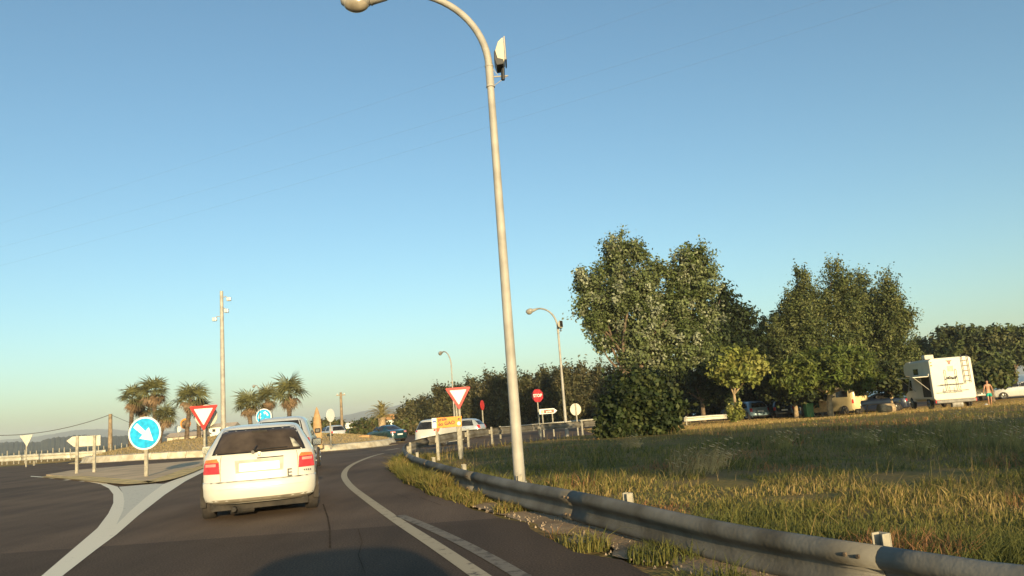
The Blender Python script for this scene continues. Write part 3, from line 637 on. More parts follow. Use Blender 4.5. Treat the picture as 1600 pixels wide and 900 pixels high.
for dx, pz, s in ((.55, 467, 1), (-.55, 497, -1), (.35, 485, 1)):
    z = P(345, pz, D).z-bs.z; b = MB(); b.tube([(0, 0, z+.1), (s*abs(dx)*.6, 0, z+.15), (dx, 0, z)], .03, 6); b.obj('bracket', M_pole, t)
    b = MB(); b.box(dx-.16, dx+.16, -.12, .12, z-.2, z+.08); b.obj('floodlight', M_silver, t, bevel=.04)
def utility(px, D, ytop, label, cross=False, r=.13):
    bs = onG(px, D); t = thing('utility_pole', bs, label, 'utility pole'); h = P(px-1, ytop, D).z-bs.z
    b = MB(); b.tube([(0, 0, -.2), (0, 0, h)], [r, r*.75], 10); b.obj('pole', M_wood, t, smooth=50)
    if cross:
        b = MB(); b.box(-.5, .5, -.05, .05, h-.35, h-.25); b.obj('crossarm', M_wood, t)
        for x in (-.4, .4): b = MB(); b.lathe([(.03, h-.25), (.06, h-.2), (.03, h-.1)], 8, c=(x, 0, 0)); b.obj('insulator', M_signw, t)
    return bs+Vector((0, 0, h-.05))
pl = utility(172, 68, 647, 'short brown wooden pole left of the palms carrying a sagging wire', r=.2)
utility(535, 88, 613, 'thin wooden pole with crossarm behind the silver estate car', True, r=.18)
def wire(a, b_, sag, r, label, grp):
    pts = [Vector(a).lerp(Vector(b_), i/24)-Vector((0, 0, sag*4*(i/24)*(1-i/24))) for i in range(25)]
    b = MB(); b.tube(pts, r, 4, cap=False); tag(b.obj('power_line', M_wire), label, 'cable', grp)
a = P(-130, 660, 74); wire(a, pl, 1.5, .03, 'single cable sagging left from the short wooden pole', None)
a = pl; wire(a, P(330, 700, 92), .3, .018, 'thin cable running right from the short wooden pole behind the palms', None)
for y0, y1, lab in ((338, 212, 'uppermost of the three faint power lines crossing the left sky'), (375, 261, 'middle of the three faint power lines crossing the left sky'), (404, 292, 'lowest of the three faint power lines crossing the left sky')):
    a = P(0, y0, 60); c = P(350, y1, 52); d = (c-a); wire(a-d*.6, a+d*5.2, 1.6, .003, lab, None)

# ------------------------------------------------------------------ guardrail
def guardrail(top_pts, label, m, post_m, side=1, spacing=4.0, postw=.12, H=.31, dep=.085, start=0.0, anchor=None, over=.05, blocks=True):
    """top_pts: world points of the top edge of the beam; side=+1: traffic face is to the left of travel direction"""
    p = smoothpts(top_pts, 3); org = Vector((p[0].x, p[0].y, tz(p[0].x, p[0].y)))
    t = thing('guardrail', org, label, 'guardrail')
    cum = [0]
    for a, b_ in zip(p, p[1:]): cum.append(cum[-1]+(b_-a).length)
    def at(s):
        for i in range(len(cum)-1):
            if s <= cum[i+1] or i == len(cum)-2:
                u = (s-cum[i])/max(1e-6, cum[i+1]-cum[i]); q = p[i].lerp(p[i+1], u); d = (p[i+1]-p[i]); d.z = 0; i0 = max(0, i-3); i1 = min(len(p)-1, i+4); d = p[i1]-p[i0]; d.z = 0; return q, d.normalized()
    prof = [(0, 0), (.03, -.002), (.06, -.02), (.08, -.05), (.085, -.075), (.07, -.105), (.03, -.13), (.018, -.155), (.02, -.19), (.035, -.225), (.055, -.25), (.06, -.275), (.045, -.298), (.02, -.31), (0, -.31)]
    s = 0.0; k = 0; T = cum[-1]
    while s < T-0.2:
        e = min(T, s+4.0+.15); n = 10; b = MB(); th = .004
        outer = []
        for i in range(n+1):
            q, d = at(s+(e-s)*i/n); nn = Vector((-d.y, d.x, 0))*side; o = .004*(k % 2)
            for u, z in prof: b.v.append(tuple(q+nn*(u*dep/.085+o)+Vector((0, 0, z*H/.31))-org))
        K = len(prof)
        for i in range(n):
            for j in range(K-1): a = i*K+j; b.f.append((a, a+1, a+K+1, a+K))
        ob = b.obj('beam', m, t, smooth=50, fix=False); so_ = ob.modifiers.new('solid', 'SOLIDIFY'); so_.thickness = .004
        # splice bolts
        q, d = at(min(T-.1, s+.12)); nn = Vector((-d.y, d.x, 0))*side; bb = MB()
        for du in (0, .1):
            for z in (-.06, -.24):
                c = q+d*du+nn*.088+Vector((0, 0, z))-org; bb.tube([c-nn*.01, c+nn*.014], .014, 6)
        bb.obj('bolt', M_trunk, t)['kind'] = 'stuff'
        s += 4.0; k += 1
    s = start
    if anchor is not None:
        sa = min((u*T/800 for u in range(800)), key=lambda u: (at(u)[0]-anchor).length); s = sa % spacing
    while s < T:
        q, d = at(s); nn = Vector((-d.y, d.x, 0))*side; g = tz(q.x, q.y)-.08; c = q-nn*.13; ang = math.atan2(d.y, d.x)
        b = MB(); w = postw/2; hh = q.z+over-g
        b.box(-w, w, -.03, -.022, 0, hh); b.box(-w, -w+.008, -.02, .04, 0, hh); b.box(w-.008, w, -.02, .04, 0, hh)
        o = b.obj('post', post_m, t, bevel=.006); o.location = c-org; o.location.z = g-org.z; o.rotation_euler = (0, 0, ang+(PI if side < 0 else 0))
        if blocks:
            b = MB(); b.box(-.04, .04, .042, .128, hh-.30, hh-.12); o2 = b.obj('spacer_block', post_m, t); o2.location = o.location; o2.rotation_euler = o.rotation_euler
        s += spacing
    return t
RAIL = [((1750, 905), .33), ((1600, 887), .33), ((1450, 864), .32), ((1300, 842), .31), ((1150, 820), .31), ((1000, 788), .33), ((900, 767), .36), ((825, 755), .38), ((775, 745), .38), ((725, 734), .38), ((675, 721), .38), ((650, 714), .39), ((635, 706), .40), ((630, 699), .43), ((638, 691), .50), ((655, 686), .55), ((682, 680), .62), ((725, 672.5), .66), ((775, 668), .60), ((812, 665.5), .56), ((850, 662), .50), ((890, 660), .47), ((935, 656), .46)]
rp = [G(*q, z=z) for q, z in RAIL]
near = [p for (q, z), p in zip(RAIL, rp) if 800 > q[0] or q[0] <= 1450][:12]
cf = np.polyfit([p.y for p in near], [p.x for p in near], 3); pxs = sorted((q[0], q[1]) for q, z in RAIL[:13]); fit = []
for y in list(np.linspace(3.2, 20.5, 26)):
    x = float(np.polyval(cf, y)); z = .35
    for _ in range(12):
        u, w = proj((x, y, z)); z += (w-interp(pxs, u)[0])*y/FPX
    fit.append(Vector((x, y, z)))
rp = fit+rp[13:]; NEARN = len(fit)
rp = [Vector((rp[0].x+1.2*k, rp[0].y-5.0*k, .33)) for k in (2, 1)]+rp
guardrail(rp, 'long weathered steel guardrail sweeping round the near right verge', M_rail, M_post, side=1, spacing=3.05, postw=.085, anchor=G(965, 782, z=.34))
lr = [P(-120, 718, 60), P(-40, 714.5, 57), P(0, 712.5, 55.5), P(60, 709, 54.5), P(130, 705.5, 53.8), P(166, 702.5, 53.5)]
guardrail(lr, 'pale guardrail at the far left edge of the road, left of the roundabout', M_railL, M_post, side=-1, start=1, H=.42)
guardrail([P(1068, 652, 52), P(1100, 649, 52), P(1135, 647, 52.3)], 'short pale guardrail beside the small yellow green tree', M_railL, M_post, side=-1, start=.2, H=.31)
guardrail([P(780, 667, 52), P(840, 662, 55), P(905, 656, 58), P(990, 649, 62)], 'pale guardrail on the far side of the exit road below the hedge', M_railL, M_post, side=-1, start=.2)
# railing posts beyond the left guardrail
ft = thing('roadside_fence', onG(0, 66), 'row of thin pale fence posts in front of the dark woods on the left', 'fence'); pb = MB(); pb.box(-.035, .035, -.035, .035, -.05, 1.0); pm = pb.mesh('fence_post', M_post)
for i in range(46):
    px = -6+i*8.9+random.uniform(-1, 1)
    if 128 < px < 132: continue
    q = onG(px, 66+random.uniform(-.3, .3)); o = link('fence_post', pm, ft); o.location = q-ft.location; o.scale = (1, 1, random.uniform(.92, 1.15))
b = MB(); q0 = onG(-6, 66)-ft.location; q1 = onG(400, 66)-ft.location
for z in (.35, .7): b.tube([q0+Vector((0, 0, z)), q1+Vector((0, 0, z))], .012, 4)
b.obj('fence_wire', M_wire, ft)

# ------------------------------------------------------------------ signs
def rpoly(k, r, ph=0, cx=0, cz=0): return [(cx+r*math.sin(2*PI*i/k+ph), cz+r*math.cos(2*PI*i/k+ph)) for i in range(k)]
def rounded(pts, r, n=4):
    out = []
    for i in range(len(pts)):
        a, b_, c = Vector(pts[i-1]), Vector(pts[i]), Vector(pts[(i+1) % len(pts)])
        u = (a-b_).normalized(); w = (c-b_).normalized(); p, q = b_+u*r, b_+w*r
        for k in range(n+1): s = k/n; out.append(tuple((p*(1-s)**2+b_*2*s*(1-s)+q*s*s)))
    return out
def tri(h, cz): w = h/math.sqrt(3)*2/2; return [(-w, cz+h/3), (w, cz+h/3), (0, cz-2*h/3)]
def sign_root(px, D, label, cat='road sign', group=None, yaw=0, z=None, name='road_sign'):
    bs = onG(px, D)
    if z is not None: bs.z = z
    return thing(name, bs, label, cat, group, R(yaw))
def zpx(px, py, D, t): return P(px, py, D).z-t.location.z
def xpx(px, py, D, t): return P(px, py, D).x-t.location.x
def post(t, x, z0, z1, r=.035, m=None, square=False):
    b = MB()
    if square: b.box(x-r, x+r, -r*.6+.06, r*.6+.06, z0, z1)
    else: b.tube([(x, .06, z0), (x, .06, z1)], r, 10)
    return b.obj('post', m or M_post, t, smooth=0 if square else 50)
def yield_sign(px, py, D, wpx, label, baseD=None, xoff=0, extra=None, z=None):
    t = sign_root(px, D, label, 'give way sign', 'give way signs', z=z, name='give_way_sign'); zc = zpx(px-2, py, D, t); w = wpx*D/FPX; h = w*.866; x = xpx(px-2, py, D, t)
    def T(s): return [(x+u, zc+v) for u, v in tri(h*s, 0)]
    b = MB(); b.poly(rounded(T(1), .06), (0, .022)); b.obj('border', M_red, t)
    b = MB(); b.poly(rounded(T(.66), .03), (-.008, .01)); b.obj('face', M_signw, t)
    post(t, x+.0, -.1, zc+h*.2, .04)
    if extra: post(t, x+extra, -.1, zc+h*.1, .035)
    return t
yield_sign(320, 647, 24.5, 45, 'give way sign at the left, red bordered triangle beside the white hatchback', z=.05)
# pale round plate behind the left triangle
t = sign_root(320, 24.8, 'pale round sign mounted behind the left give way triangle', z=.05); zc = zpx(320, 650, 24.8, t); b = MB(); b.poly(rpoly(28, .36, cz=zc), (.06, .08)); b.obj('plate', M_signback, t); post(t, 0, -.1, zc, .03); t.location.y += .1
yield_sign(718, 617, 24, 40, 'give way sign at the right, red bordered triangle above the orange board', extra=-.09)
t = sign_root(226, 25.8, 'round blue keep right sign with a white arrow pointing down to the right', z=.05, name='keep_right_sign'); D = 25.8; zc = zpx(226, 677, D, t); x = xpx(226, 677, D, t)
b = MB(); b.poly(rpoly(40, .545, cx=x, cz=zc), (0, .03)); b.obj('border', M_signw, t)
b = MB(); b.poly(rpoly(40, .49, cx=x, cz=zc), (-.008, .01)); b.obj('face', M_blue, t)
arrow = [(-.09, .42), (.09, .42), (.075, .02), (.235, .02), (0, -.40), (-.235, .02), (-.075, .02)]
ca, sa = math.cos(R(48)), math.sin(R(48)); b = MB(); b.poly([(x+u*ca-v*sa, zc+u*sa+v*ca) for u, v in arrow], (-.014, -.004)); b.obj('arrow', M_signw, t)
post(t, x+.03, -.1, zc-.1, .055, square=True)
D = 46; t = thing('roundabout_sign', (P(412, 651, D).x, 45.4, tz(-17, 45.4)), 'small round blue roundabout sign with circling white arrows above the queue', 'road sign'); t.location = P(412, 651, D); t.location.z = tz(t.location.x, D); zc = P(412, 651, D).z-t.location.z
b = MB(); b.poly(rpoly(32, .47, cz=zc), (0, .03)); b.obj('border', M_signw, t)
b = MB(); b.poly(rpoly(32, .42, cz=zc), (-.008, .01)); b.obj('face', M_blue, t)
for k in range(3):
    a0 = k*2*PI/3+.2; outer = [(.30*math.cos(a0+i*.24), zc+.30*math.sin(a0+i*.24)) for i in range(5)]; inner = [(.20*math.cos(a0+i*.24), zc+.20*math.sin(a0+i*.24)) for i in range(5)]
    b = MB(); b.poly(outer+inner[::-1], (-.014, -.005)); am = a0+4*.24; b.poly([(.37*math.cos(am), zc+.37*math.sin(am)), (.25*math.cos(am+.45), zc+.25*math.sin(am+.45)), (.13*math.cos(am), zc+.13*math.sin(am))], (-.0145, -.0055)); b.obj('arrow', M_signw, t)
post(t, 0, -.1, zc, .04)
# back of a direction board on the island
D = 33; t = sign_root(135, D, 'pale back of an arrow shaped direction board on two posts', 'direction sign', z=.05, name='direction_sign'); k = D/FPX
X = lambda px, py: (P(px, py, D).x-t.location.x, P(px, py, D).z-t.location.z)
b = MB(); b.poly([X(104, 689), X(114, 682), X(157, 680), X(157, 696), X(116, 698.5)], (-.02, .02)); b.obj('board', M_signback, t, bevel=.008)
for px, pt, pb_ in ((122, 681, 739), (149, 680, 736)):
    a, c = X(px, pt), X(px+.5, pb_); b = MB(); b.box(a[0]-.055, a[0]+.055, -.09, -.022, c[1]-.1, a[1]); b.obj('post', M_post, t)
# back of a far give way sign on the left
D = 52; t = sign_root(42, D, 'plain pale back of a give way triangle beyond the left guardrail', 'give way sign', 'give way signs', name='give_way_sign'); X = lambda px, py: (P(px, py, D).x-t.location.x, P(px, py, D).z-t.location.z)
b = MB(); b.poly([X(31, 681), X(51, 679), X(42, 698)], (0, .03)); b.obj('plate', M_signback, t); a = X(40.5, 700); post(t, a[0], -.1, a[1]+.5, .05)
# orange board
D = 23; bs = G(684, 703, z=0.0); bs = Vector((P(701, 660, D).x, D, tz(-1.5, D)-.02)); t = thing('beach_direction_board', bs, 'orange direction board reading praia do GAO with a white pictogram panel', 'direction sign')
X = lambda px, py: (P(px, py, D).x-t.location.x, P(px, py, D).z-t.location.z)
a, c, e, f = X(682, 653), X(721, 650), X(721.5, 666), X(682.5, 669)
b = MB(); b.poly([a, c, e, f], (0, .02)); b.obj('board', M_orange, t)
a2, f2 = X(674.5, 653.6), X(675, 669.5); b = MB(); b.poly([a2, (a[0]-.004, a[1]), (f[0]-.004, f[1]), f2], (0, .02)); b.obj('pictogram_panel', M_signw, t)
cx, cz = X(678.5, 661); b = MB(); b.poly([(cx-.05, cz-.0), (cx-.03, cz+.06), (cx+.05, cz+.07), (cx+.06, cz-.0), (cx+.02, cz+.03), (cx-.01, cz+.02)], (-.006, .005)); b.obj('pictogram', mat('pictogram_blue', (.02, .06, .3), .5), t)
cx, cz = X(717, 661.5); b = MB(); b.poly(rpoly(12, .055, cx=cx, cz=cz), (-.006, .005)); b.obj('pictogram', M_signw, t)
cx, cz = X(717, 655); b = MB(); b.poly([(cx-.05, cz), (cx, cz+.045), (cx+.05, cz), (cx+.015, cz), (cx+.015, cz-.04), (cx-.015, cz-.04), (cx-.015, cz)], (-.006, .005)); b.obj('arrow', mat('sign_ink', (.05, .03, .02), .5), t)
cx, cz = X(684, 656.2); text('praia', .135, 'lettering', MATS['sign_ink'], t, (cx, -.006, cz), (PI/2, R(-4), 0), align='LEFT', bold=.004)
cx, cz = X(684.5, 663.6); text('do GAO', .14, 'lettering', MATS['sign_ink'], t, (cx, -.006, cz), (PI/2, R(-4), 0), align='LEFT', bold=.004)
b = MB(); cx, cz = X(684.5, 671.5); b.poly([(cx-.05, cz+.04), (cx+.06, cz+.05), (cx+.01, cz-.06), (cx-.03, cz-.05)], (0, .02)); b.obj('tag', mat('tag_red', (.6, .1, .03), .5), t)
for px, sy in ((681, 667), (716, 664)): a = X(px+.8, sy); bb = MB(); bb.box(a[0]-.04, a[0]+.04, .022, .09, -.1, a[1]); bb.obj('post', M_post, t)
# red stop sign, brown arrow, round backs on the far verge
D = 50; t = sign_root(845, D, 'small dark red stop sign turned slightly away beside the hedge', 'stop sign', yaw=28, name='stop_sign'); zc = zpx(843, 618, D, t)
b = MB(); b.poly(rpoly(8, .44, PI/8, cz=zc), (0, .03)); b.obj('plate', mat('stop_red', (.38, .02, .03), .45), t); text('STOP', .27, 'lettering', M_signw, t, (0, -.006, zc), bold=.008); post(t, 0, -.1, zc, .045)
D = 49; t = sign_root(856, D, 'white arrow board with a brown panel pointing right on two posts', 'direction sign', name='direction_sign'); X = lambda px, py: (P(px, py, D).x-t.location.x, P(px, py, D).z-t.location.z)
b = MB(); b.poly([X(842.5, 639.5), X(865, 637.8), X(870.5, 641.5), X(866, 645.8), X(843, 647.5)], (0, .03)); b.obj('board', M_signw, t)
b = MB(); b.poly([X(849.5, 640.6), X(865.5, 639.3), X(865.7, 644.6), X(850, 646)], (-.008, .01)); b.obj('panel', M_brown, t); b = MB(); b.poly([X(845, 641.2), X(849, 640.9), X(849.2, 646), X(845.2, 646.3)], (-.008, .01)); b.obj('pictogram', mat('pict_tan', (.6, .5, .3), .5), t)
cx, cz = X(857.5, 642.6); text('praia', .17, 'lettering', M_signw, t, (cx, -.012, cz), (PI/2, R(-4), 0), bold=.004)
for px in (847.5, 863): a = X(px, 647); post(t, a[0], -.1, a[1]+.1, .045)
D = 47; t = sign_root(903, D, 'grey back of a round road sign just left of the big bush', 'road sign', yaw=20); zc = zpx(902, 639.5, D, t); b = MB(); b.poly(rpoly(24, .36, cz=zc), (0, .03)); b.obj('plate', M_signback, t); b = MB(); b.box(-.04, .04, -.07, -.002, -.1, zc+.35); b.obj('post', M_post, t)
D = 70; t = sign_root(757, D, 'thin red topped sign seen edge on in front of the hedge', 'road sign', yaw=72); zc = zpx(755.5, 633, D, t); b = MB(); b.poly(rpoly(20, .45, cz=zc), (0, .05)); b.obj('plate', M_red, t); post(t, 0, -.1, zc+.2, .06)
D = 50; t = thing('road_sign', P(518, 683, D), 'pale sign seen almost edge on, standing right of the upright tan board', 'road sign', None, R(68)); t.location.z = mound(t.location.x, D); zc = P(517, 649, D).z-t.location.z; b = MB(); b.poly(rpoly(20, .42, cz=zc), (0, .04)); b.obj('plate', M_signw, t); post(t, 0, -.1, zc+.3, .045)
D = 64; t = thing('road_sign', P(278, 690, D), 'small bright white octagonal sign back under the palms', 'road sign'); t.location.z = mound(t.location.x, D); zc = P(278, 670, D).z-t.location.z; b = MB(); b.poly(rpoly(8, .30, cz=zc, ph=PI/8), (0, .03)); b.obj('plate', M_signw, t); post(t, 0, -.1, zc, .04)
D = 62; t = thing('road_sign', P(290, 690, D), 'dark round sign with an orange red rim between the palms', 'road sign'); t.location.z = mound(t.location.x, D); zc = P(290, 662, D).z-t.location.z; b = MB(); b.poly(rpoly(24, .42, cz=zc), (0, .03)); b.obj('border', M_orange, t); b = MB(); b.poly(rpoly(24, .33, cz=zc-.03), (-.01, .01)); b.obj('face', M_trunk, t); post(t, .1, -.1, zc, .05)
# upright tan board and tan box on the right end of the roundabout
D = 50; t = thing('upright_board', P(496, 675, D), 'tall tan board with a pointed top standing on the roundabout', 'monument'); t.location.z = mound(t.location.x, D)-.05; h = P(493, 636, D).z-t.location.z
b = MB(); pr = [(0, .24), (.3, .27), (.55, .27), (.75, .22), (.9, .12), (1.0, .015)]; b.v = []; seg = 12
for u, r in pr:
    for j in range(seg): q = 2*PI*j/seg; b.v.append((r*math.cos(q), r*.35*math.sin(q), u*h))
for i in range(len(pr)-1):
    for j in range(seg): b.f.append((i*seg+j, i*seg+(j+1) % seg, (i+1)*seg+(j+1) % seg, (i+1)*seg+j))
b.f += [tuple(reversed(range(seg))), tuple(range((len(pr)-1)*seg, len(pr)*seg))]
b.obj('board', mat('tan_board', (.42, .27, .12), .6, 0, .15, 3, .3, col2=(.30, .18, .08)), t, smooth=60); b = MB(); b.box(-.35, .35, -.25, .25, -.1, .12); b.obj('plinth', M_drygrass, t, bevel=.03)
D = 58; t = thing('planter_box', onG(571, D), 'square terracotta coloured planter box left of the dark saloon', 'planter'); w = .36; h = .75
b = MB(); b.box(-w, w, -w, w, .0, h*.42); b.obj('lower_box', mat('terracotta', (.50, .27, .12), .8, 0, .15, 3, .3), t, bevel=.02); b = MB(); b.box(-w-.03, w+.03, -w-.03, w+.03, h*.42+.01, h); b.obj('upper_box', MATS['terracotta'], t, bevel=.02)

# ------------------------------------------------------------------ cars
class Car:
    """body as stacked plan contours; rear at y=0, front at +y"""
    def __init__(s, prof, bow=.05, cr=.20, fb=.18, taper=.06): s.p = prof; s.bow = bow; s.cr = cr; s.fb = fb; s.tp = taper; s.zf = lambda z: z
    def dims(s, z): return interp(s.p, z)
    def rear(s, a, z, off=0):
        yr, yf, w = s.dims(z); return Vector((a*w*(1-s.tp)*(1+off/w*(abs(a)**6)), yr+s.bow*a*a+s.cr*abs(a)**7-off*(1-abs(a)**9*.6), s.zf(z)))
    def front(s, a, z, off=0):
        yr, yf, w = s.dims(z); return Vector((a*w*(1-s.tp), yf-s.fb*a*a-s.cr*abs(a)**7+off, s.zf(z)))
    def side(s, sg, y, z, off=0):
        yr, yf, w = s.dims(z); a = yr+s.bow+s.cr; b = yf-s.fb-s.cr; u = (y-(a+b)/2)/max(.1, (b-a)/2); u = max(-1, min(1, u))
        return Vector((sg*(w*(1-s.tp*u**4)+off), y, s.zf(z)))
    def shell(s, m, parent, name='body'):
        A = [-1, -.985, -.95, -.9, -.8, -.6, -.35, 0, .35, .6, .8, .9, .95, .985, 1]; b = MB(); rows = []
        for row in s.p:
            z = row[0]; yr, yf, w = row[1:]; a0 = yr+s.bow+s.cr; b0 = yf-s.fb-s.cr
            ring = [s.rear(a, z) for a in A]+[s.side(1, a0+(b0-a0)*k/10, z) for k in range(1, 10)]+[s.front(a, z) for a in reversed(A)]+[s.side(-1, b0+(a0-b0)*k/10, z) for k in range(1, 10)]
            rows.append(ring)
        K = len(rows[0])
        for r in rows: b.v += [tuple(v) for v in r]
        for i in range(len(rows)-1):
            for j in range(K): b.f.append((i*K+j, i*K+(j+1) % K, (i+1)*K+(j+1) % K, (i+1)*K+j))
        b.f.append(tuple(reversed(range(K)))); b.f.append(tuple(range((len(rows)-1)*K, len(rows)*K)))
        return b.obj(name, m, parent, smooth=32)
    def patch(s, name, m, parent, fn, bl, br, tr, tl, off=.006, nu=8, nv=6, smooth=60):
        """quad patch on the surface; corners given in the parameters of fn (a or y, z), with a thin skirt"""
        def uv(u, v):
            p = [bl[i]*(1-u)*(1-v)+br[i]*u*(1-v)+tr[i]*u*v+tl[i]*(1-u)*v for i in (0, 1)]; return p
        b = MB(); b.grid(lambda u, v: fn(*uv(u, v), off), nu, nv)
        n = len(b.v); loop = [i*(nv+1) for i in range(nu+1)]+[nu*(nv+1)+j for j in range(1, nv+1)]+[i*(nv+1)+nv for i in range(nu-1, -1, -1)]+[j for j in range(nv-1, 0, -1)]
        par = [(i/nu, 0) for i in range(nu+1)]+[(1, j/nv) for j in range(1, nv+1)]+[(i/nu, 1) for i in range(nu-1, -1, -1)]+[(0, j/nv) for j in range(nv-1, 0, -1)]
        for (u, v) in par: b.v.append(tuple(fn(*uv(u, v), -.02)))
        k = len(loop)
        for i in range(k): j = (i+1) % k; b.f.append((loop[i], loop[j], n+j, n+i))
        return b.obj(name, m, parent, smooth=smooth)
def wheel(parent, x, y, r=.30, w=.19, hub=None):
    s = 1 if x > 0 else -1
    t = MB(); t.lathe([(r*.62, -w/2), (r*.9, -w/2), (r, -w/2+.035), (r, w/2-.035), (r*.9, w/2), (r*.62, w/2)], 24, 'x', (x, y, r)); o = t.obj('wheel', M_rubber, parent, smooth=40)
    h = MB(); h.lathe([(r*.62, w/2*s-.0), (r*.6, w/2*s+.006*s), (r*.35, w/2*s-.03*s), (.05, w/2*s-.005*s)], 18, 'x', (x, y, r)); h.obj('rim', hub or M_chrome, o, smooth=30)
    for k in range(5):
        a = 2*PI*k/5; b = MB(); b.tube([(x+s*(w/2+.0), y+.06*math.cos(a), r+.06*math.sin(a)), (x+s*(w/2+.004), y+r*.57*math.cos(a), r+r*.57*math.sin(a))], .022, 5); b.obj('spoke', hub or M_chrome, o)
def arch(parent, x, y, r=.34):
    s = 1 if x > 0 else -1; b = MB(); pts = [(y+r*math.cos(PI*i/14), r*.86+r*math.sin(PI*i/14)-.02) for i in range(15)]+[(y-r, .2), (y+r, .2)]
    n = len(pts); b.v = [(x, p, q) for p, q in pts]+[(x-s*.08, p, q) for p, q in pts]; b.f = [tuple(range(n)), tuple(reversed(range(n, 2*n)))]+[((i+1) % n, i, n+i, n+(i+1) % n) for i in range(n)]
    b.obj('wheel_arch', M_under, parent)
def simple_car(loc, rz, body_m, label, prof, L, wy, group=None, cat='car', tails=None, winx=None, name='car', rear_win=None, wheels_r=.30, rails=False, hub=None, tail_m=None, front_win=True):
    t = thing(name, loc, label, cat, group, rz); c = Car(prof); c.shell(body_m, t)
    w = max(p[3] for p in prof)
    for sg in (-1, 1):
        for y in wy: arch(t, sg*(w+.004), y); wheel(t, sg*(w-.06), y, wheels_r, .19, hub)
        for q in winx or []:       # (y0,y1 at bottom, y2,y3 at top, z0, z1)
            y0, y1, y2, y3, z0, z1 = q; c.patch('side_window', M_glass, t, lambda a, z, o, sg=sg: c.side(sg, a, z, o), (y0, z0), (y1, z0), (y3, z1), (y2, z1), nu=4, nv=4)
        a0, a1, z0, z1 = tails; c.patch('tail_light', tail_m or M_tail, t, c.rear, (sg*a0, z0), (sg*a1, z0), (sg*a1*.99, z1), (sg*a0, z1), off=.012)
        mz = rear_win[2]+.06; yy, ff, ww = c.dims(mz); p = c.side(sg, ff-.75, mz); b = MB(); b.box(p.x+sg*.02, p.x+sg*.19, p.y-.05, p.y+.06, mz-.02, mz+.12); b.obj('mirror', M_black, t, bevel=.03)
    a0, a1, z0, z1 = rear_win; c.patch('rear_window', M_glass, t, c.rear, (-a0, z0), (a0, z0), (a1, z1), (-a1, z1), nu=10)
    if front_win: c.patch('windscreen', M_glass, t, c.front, (-.85, z0-.0), (.85, z0), (.8, z1), (-.8, z1), nu=8)
    c.patch('number_plate', M_signw, t, c.rear, (-.3, .42+.15), (.3, .57), (.3, .68), (-.3, .68), off=.012, nu=4, nv=1)
    c.patch('lower_bumper', M_under, t, c.rear, (-.98, prof[0][0]), (.98, prof[0][0]), (.98, prof[0][0]+.12), (-.98, prof[0][0]+.12), off=.01, nu=12, nv=2)
    for sg in (-1, 1): c.patch('headlight', M_chrome, t, c.front, (sg*.55, .6), (sg*.93, .6), (sg*.93, .72), (sg*.55, .7), off=.01)
    if rails:
        for sg in (-1, 1): b = MB(); zr = prof[-2][0]; b.tube([(sg*.55, .9, zr-.02), (sg*.55, 1.0, zr+.06), (sg*.55, 2.4, zr+.06), (sg*.55, 2.5, zr-.02)], .018, 6); b.obj('roof_rail', M_black, t)
    return t, c
HATCH = [(.19, .10, 3.9, .74), (.24, .03, 3.97, .81), (.32, .0, 4.0, .835), (.46, 0.0, 4.0, .845), (.505, .02, 3.99, .845), (.515, .055, 3.96, .838), (.62, .075, 3.93, .842), (.78, .10, 3.75, .835), (.86, .125, 3.1, .82), (.90, .14, 2.95, .80), (.98, .20, 2.8, .765), (1.10, .30, 2.6, .705), (1.22, .40, 2.4, .65), (1.30, .48, 2.25, .61), (1.345, .54, 2.1, .585), (1.375, .62, 2.0, .55), (1.40, .80, 1.85, .48), (1.415, 1.05, 1.6, .35)]
# ---- the white hatchback in front
cen = P(406, 770, 11.45); rz = R(17)
t = thing('white_hatchback', (cen.x, cen.y, 0.0), 'white hatchback directly ahead with an E sticker and blank white number plate', 'car', None, rz)
c = Car(HATCH, bow=.07, cr=.17); c.zf = lambda z: z+.055 if z < .93 else z+.055-.095*(z-.93)/.485
c.shell(M_carwhite, t)
c.patch('rear_window_seal', M_black, t, c.rear, (-.88, .895), (.88, .895), (.925, 1.325), (-.925, 1.325), off=.005, nu=14)
M_rglass = mat('rear_glass_tint', (0.075, 0.058, 0.045), 0.12, 0, 0.3, 2.0, spec=.35)
c.patch('rear_window', M_rglass, t, c.rear, (-.845, .915), (.845, .915), (.885, 1.30), (-.885, 1.30), off=.011, nu=14)
